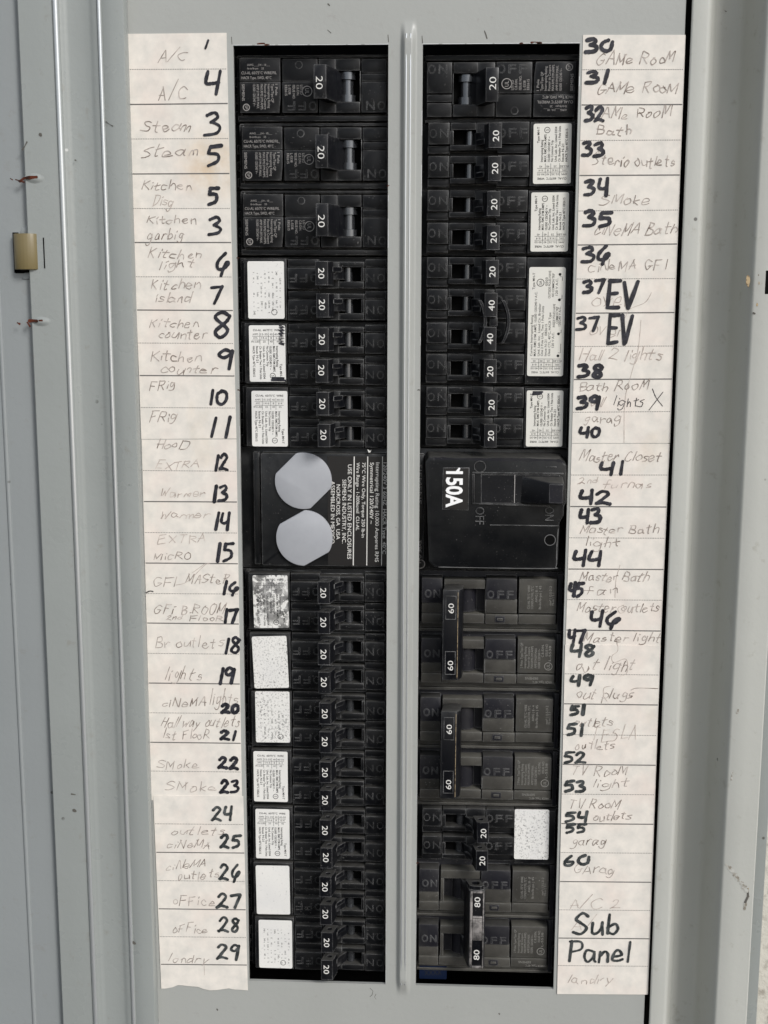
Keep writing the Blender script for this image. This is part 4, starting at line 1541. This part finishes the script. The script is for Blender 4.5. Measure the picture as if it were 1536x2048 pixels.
for t, x, y, h, w in (('1', 409, 89, 16, 1.0), ('4', 420, 166, 43, 1.3), ('3', 421, 248, 44, 1.35), ('5', 425, 311, 38, 1.35), ('5', 425, 392, 32, 1.3), ('3', 428, 452, 36, 1.3), ('&', 442, 526, 40, 1.35),
                      ('7', 430, 589, 33, 1.35), ('8', 438, 652, 46, 1.4), ('9', 447, 717, 38, 1.4), ('10', 433, 794, 28, 1.3), ('11', 434, 854, 38, 1.3)):
    s.num(t, x, y, h, None, w)

# left side, middle strip
s = Strip('middle left label strip with marker numbers 12 to 23', ((283.5, 879), (473, 878.5), (484, 1600), (303, 1600)), m=PAPER_B)
for i, (a, b) in enumerate(((941, 942.5), (1003, 1004), (1065, 1066), (1126, 1127.5), (1187, 1188), (1246, 1248), (1306.5, 1308.5), (1366, 1368), (1425.5, 1427), (1484.5, 1486.5), (1542, 1544))):
    s.rule(a, b, i % 2 == 1)
p_, f_ = s.pencil, s.faint
s.write('HooD', 311, 373, 897, 16, 0.40, p_)
s.write('EXTRA', 311, 396, 938, 15, 0.34, f_, -0.03)
s.write('Warmer', 320, 410, 993, 15, 0.36, f_)
s.write('Warmer', 320, 416, 1036, 15, 0.34, f_)
s.write('EXTRA', 315, 410, 1086, 15, 0.34, f_, -0.03)
s.write('MicRO', 306, 382, 1119, 14, 0.38, p_)
s.write('GFI', 304, 352, 1172, 18, 0.36, p_)
s.write('MASteR', 372, 456, 1166, 18, 0.36, p_)
s.write('GFi B.ROOM', 306, 448, 1228, 18, 0.40, p_)
s.write('2nd', 332, 362, 1239, 9, 0.34, p_)
s.write('FlooR', 380, 446, 1241, 11, 0.38, p_)
s.write('Br outlets', 311, 446, 1296, 20, 0.34, p_, -0.02)
s.write('lights', 329, 403, 1358, 24, 0.34, p_)
s.write('ciNeMA', 323, 410, 1413, 16, 0.40, p_)
s.write('lights', 418, 473, 1408, 26, 0.34, p_)
s.write('Hall way outlets', 321, 478, 1455, 20, 0.36, p_, -0.02)
s.write('1st FlooR', 324, 418, 1478, 18, 0.36, p_)
s.write('SMoke', 314, 396, 1536, 15, 0.36, p_)
s.write('SMoke', 331, 432, 1581, 18, 0.36, p_)
s.line([(352, 1170), (375, 1163), (410, 1130), (420, 1128)], 0.22, f_)
s.line([(384, 1146), (412, 1126)], 0.2, f_)
s.line([(293, 1185), (300, 1182), (306, 1183)], 0.5, s.dark)
for t, x, y, h, w, wd in (('12', 441, 924, 30, 1.3, 27), ('13', 438, 987, 31, 1.35, 30), ('14', 441, 1044, 33, 1.35, 30), ('15', 447, 1104, 34, 1.35, 36), ('1&', 459, 1175, 24, 1.35, 33), ('17', 459, 1232, 26, 1.35, 28),
                          ('18', 461, 1291, 29, 1.4, 30), ('19', 450, 1352, 30, 1.35, 32), ('20', 459, 1417, 16, 1.5, 32), ('21', 455, 1470, 18, 1.35, 30), ('22', 456, 1526, 22, 1.4, 40), ('23', 458, 1573, 25, 1.35, 36)):
    s.num(t, x, y, h, wd, w)

# left side, lower strip taped over the end of the middle one
s = Strip('lower left label strip with a torn bottom edge and marker numbers 24 to 29', ((307, 1590.5), (487, 1591.5), (496, 1979), (323, 1976)),
          [(323, 1976), (331, 1976), (345, 1973.5), (356, 1969), (364, 1969.5), (378, 1971), (396, 1972.5), (408, 1977), (420, 1979.5), (433, 1979), (447, 1977), (458, 1975.5), (470, 1978), (483, 1978.5), (496, 1979.5)], m=PAPER_B, d=0.25)
for i, (a, b) in enumerate(((1647.5, 1649), (1704.5, 1706), (1761, 1763), (1817.5, 1819.5), (1873, 1875), (1928.5, 1930))):
    s.rule(a, b, i % 2 == 1)
p_, f_ = s.pencil, s.faint
s.marker = ('marker_number', MARKER_G)
s.write('outlets', 341, 450, 1669, 15, 0.34, p_)
s.write('ciNeMA', 332, 418, 1695, 14, 0.34, p_)
s.write('ciNeMA', 330, 412, 1741, 15, 0.32, p_, -0.12)
s.write('outlets', 354, 436, 1759, 17, 0.36, p_, -0.05)
s.write('oFFice', 344, 430, 1810, 17, 0.36, p_)
s.write('oFFice', 344, 414, 1865, 16, 0.36, p_)
s.write('londry', 336, 414, 1925, 17, 0.36, p_)
s.line([(408, 1925), (409, 1950)], 0.2, f_)
for t, x, y, h, w, wd in (('24', 442, 1627, 27, 1.2, 38), ('25', 460, 1683, 24, 1.25, 40), ('2&', 458, 1744, 30, 1.25, 40), ('27', 455, 1801, 27, 1.3, 44), ('28', 455, 1850, 28, 1.3, 38), ('29', 454, 1904, 28, 1.2, 42)):
    s.num(t, x, y, h, wd, w)

# right side, upper strip
s = Strip('upper right label strip with marker numbers 30 to 40 and two EV marks', ((1166, 70), (1371, 70), (1340, 886), (1143.5, 886)), m=PAPER)
for i, (a, b) in enumerate(((139.5, 139), (210, 209), (281, 280), (351, 350), (422, 420), (490, 488), (558, 557), (626.5, 625), (693, 692), (759, 758), (824.5, 823))):
    s.rule(a, b, i % 2 == 1)
p_, f_ = s.pencil, s.faint
s.write('GAMe RooM', 1192, 1346, 129, 22, 0.42, p_, -0.02)
s.write('GAMe RooM', 1192, 1349, 185, 22, 0.42, p_)
s.write('GAMe RooM', 1184, 1340, 238, 20, 0.38, p_, -0.03)
s.write('Bath', 1192, 1263, 270, 18, 0.44, p_)
s.write('Sterio outlets', 1183, 1350, 330, 24, 0.40, p_, 0.02)
s.write('SMoke', 1199, 1298, 408, 20, 0.38, p_)
s.write('ciNeMA Bath', 1187, 1350, 470, 20, 0.40, p_, -0.02)
s.write('ciNeMA GF1', 1176, 1332, 543, 20, 0.36, p_, -0.04)
s.write('oven', 1184, 1262, 610, 30, 0.30, f_)
s.write('oven', 1178, 1246, 672, 28, 0.30, f_)
s.write('Hall 2 lights', 1158, 1322, 722, 22, 0.34, f_, -0.03)
s.write('Bath RooM', 1158, 1295, 782, 18, 0.36, p_, -0.03)
s.write('Hall', 1164, 1206, 812, 20, 0.34, f_)
s.write('lights', 1225, 1284, 812, 20, 0.34, s.dark)
s.line([(1305, 778), (1312, 795), (1325, 812)], 0.34, s.dark)
s.line([(1326, 784), (1312, 802), (1298, 820)], 0.34, s.dark)
s.write('garag', 1168, 1238, 845, 19, 0.36, p_)
s.line([(1303, 585), (1290, 605), (1260, 618), (1250, 635), (1240, 640)], 0.2, f_)
s.line([(1282, 640), (1276, 700), (1262, 750), (1250, 800), (1248, 886)], 0.2, f_)
for t, x, y, h, w, wd in (('3~', 1197, 92, 25, 1.4, 54), ('31', 1191, 154, 24, 1.3, 42), ('32', 1188, 227, 30, 1.35, 38), ('33', 1184, 298, 28, 1.45, 42), ('34', 1190, 374, 32, 1.45, 46), ('35', 1193, 438, 30, 1.45, 56),
                          ('3&', 1190, 508, 32, 1.45, 54), ('37', 1186, 573, 25, 1.3, 42), ('EV', 1241, 589, 52, 1.5, 58), ('37', 1173, 647, 26, 1.3, 42), ('EV', 1237, 660, 54, 1.5, 46),
                          ('38', 1178, 742, 24, 1.5, 48), ('39', 1174, 806, 24, 1.45, 42), ('40', 1178, 864, 20, 1.45, 40)):
    s.num(t, x, y, h, wd, w)

# right side, middle strip
s = Strip('middle right label strip with marker numbers 41 to 47 and master bath names', ((1143.5, 887.2), (1339.5, 887.2), (1321, 1292), (1131, 1290)), m=PAPER)
for i, (a, b) in enumerate(((950, 950), (1013, 1014), (1075.5, 1076.5), (1138, 1139), (1199, 1200.5), (1260, 1262))):
    s.rule(a, b, i % 2 == 1)
p_, f_ = s.pencil, s.faint
s.write('Master Closet', 1159, 1318, 923, 20, 0.38, p_, -0.01)
s.write('2nd', 1156, 1195, 968, 12, 0.32, f_, -0.1)
s.write('furnas', 1206, 1300, 975, 16, 0.32, f_)
s.write('Master Bath', 1161, 1316, 1066, 18, 0.38, p_)
s.write('light', 1169, 1237, 1093, 18, 0.36, p_)
s.write('Master Bath', 1158, 1296, 1161, 18, 0.40, p_)
s.write('fan', 1166, 1232, 1188, 18, 0.34, p_)
s.write('Master outlets', 1153, 1316, 1223, 18, 0.38, p_)
s.write('Master light', 1166, 1318, 1283, 18, 0.38, p_)
s.line([(1240, 1130), (1232, 1160), (1230, 1195)], 0.2, f_)
s.line([(1248, 1210), (1236, 1216), (1240, 1226), (1250, 1222), (1246, 1210)], 0.2, f_)
for t, x, y, h, w, wd in (('41', 1221, 936, 25, 1.35, 46), ('42', 1189, 994, 27, 1.45, 62), ('43', 1178, 1032, 27, 1.45, 42), ('44', 1172, 1117, 29, 1.45, 56), ('45', 1151, 1179, 28, 1.5, 28), ('4&', 1207, 1238, 30, 1.45, 58), ('47', 1151, 1272, 26, 1.4, 32)):
    s.num(t, x, y, h, wd, w)

# right side, lower strip
s = Strip('lower right label strip with marker numbers 48 to 60 and the words Sub Panel', ((1130, 1289), (1321, 1291), (1295.5, 1988), (1114, 1987)), m=PAPER_B, d=0.25)
for i, (a, b) in enumerate(((1347.5, 1350), (1407.5, 1410), (1469, 1471), (1528.5, 1530.5), (1588, 1589.5), (1647, 1648.5), (1705, 1706.5), (1763, 1764.5), (1819.5, 1821), (1876, 1877.5), (1931, 1932.5))):
    s.rule(a, b, i % 2 == 1)
p_, f_ = s.pencil, s.faint
s.marker = ('marker_number', MARKER_G)
s.write('out light', 1148, 1268, 1341, 22, 0.38, p_)
s.write('out plugs', 1152, 1264, 1396, 20, 0.38, p_)
s.line([(1262, 1380), (1275, 1376), (1316, 1377)], 0.3, p_)
s.line([(1222, 1372), (1208, 1376), (1208, 1392), (1214, 1402)], 0.22, f_)
s.write('outlets', 1146, 1223, 1452, 19, 0.38, p_)
s.write('TESLA', 1180, 1274, 1482, 26, 0.28, f_, -0.06)
s.write('outlets', 1148, 1227, 1498, 17, 0.38, p_)
s.write('TV RooM', 1141, 1250, 1550, 18, 0.34, p_)
s.write('light', 1185, 1251, 1574, 17, 0.36, p_)
s.write('TV RooM', 1138, 1236, 1617, 18, 0.34, p_)
s.write('outlets', 1184, 1260, 1642, 16, 0.36, p_, -0.06)
s.write('garag', 1143, 1210, 1690, 18, 0.36, p_)
s.write('GArag', 1146, 1224, 1745, 18, 0.34, p_, 0.03)
s.write('A/C 2', 1138, 1238, 1817, 20, 0.32, f_)
s.write('A/', 1142, 1185, 1860, 22, 0.28, f_)
s.write('landry', 1136, 1222, 1966, 17, 0.32, f_)
s.line([(1232, 1275), (1236, 1300), (1224, 1312), (1228, 1325), (1252, 1318), (1254, 1345), (1240, 1352)], 0.2, f_)
for t, x, y, h, w, wd in (('48', 1162, 1301, 24, 1.45, 44), ('49', 1162, 1360, 19, 1.45, 44), ('51', 1153, 1420, 19, 1.4, 28), ('51', 1148, 1459, 22, 1.3, 30), ('52', 1149, 1514, 22, 1.3, 44), ('53', 1148, 1572, 22, 1.3, 40),
                          ('54', 1150, 1633, 19, 1.35, 42), ('55', 1150, 1656, 18, 1.35, 38), ('6~', 1151, 1721, 20, 1.4, 50)):
    s.num(t, x, y, h, wd, w)
s.write('Sub', 1146, 1237, 1866, 42, 1.2, s.marker, 0.02, 0.0, 0.2)
s.write('Panel', 1136, 1256, 1923, 40, 1.15, s.marker, 0.0, 0.0, 0.2)
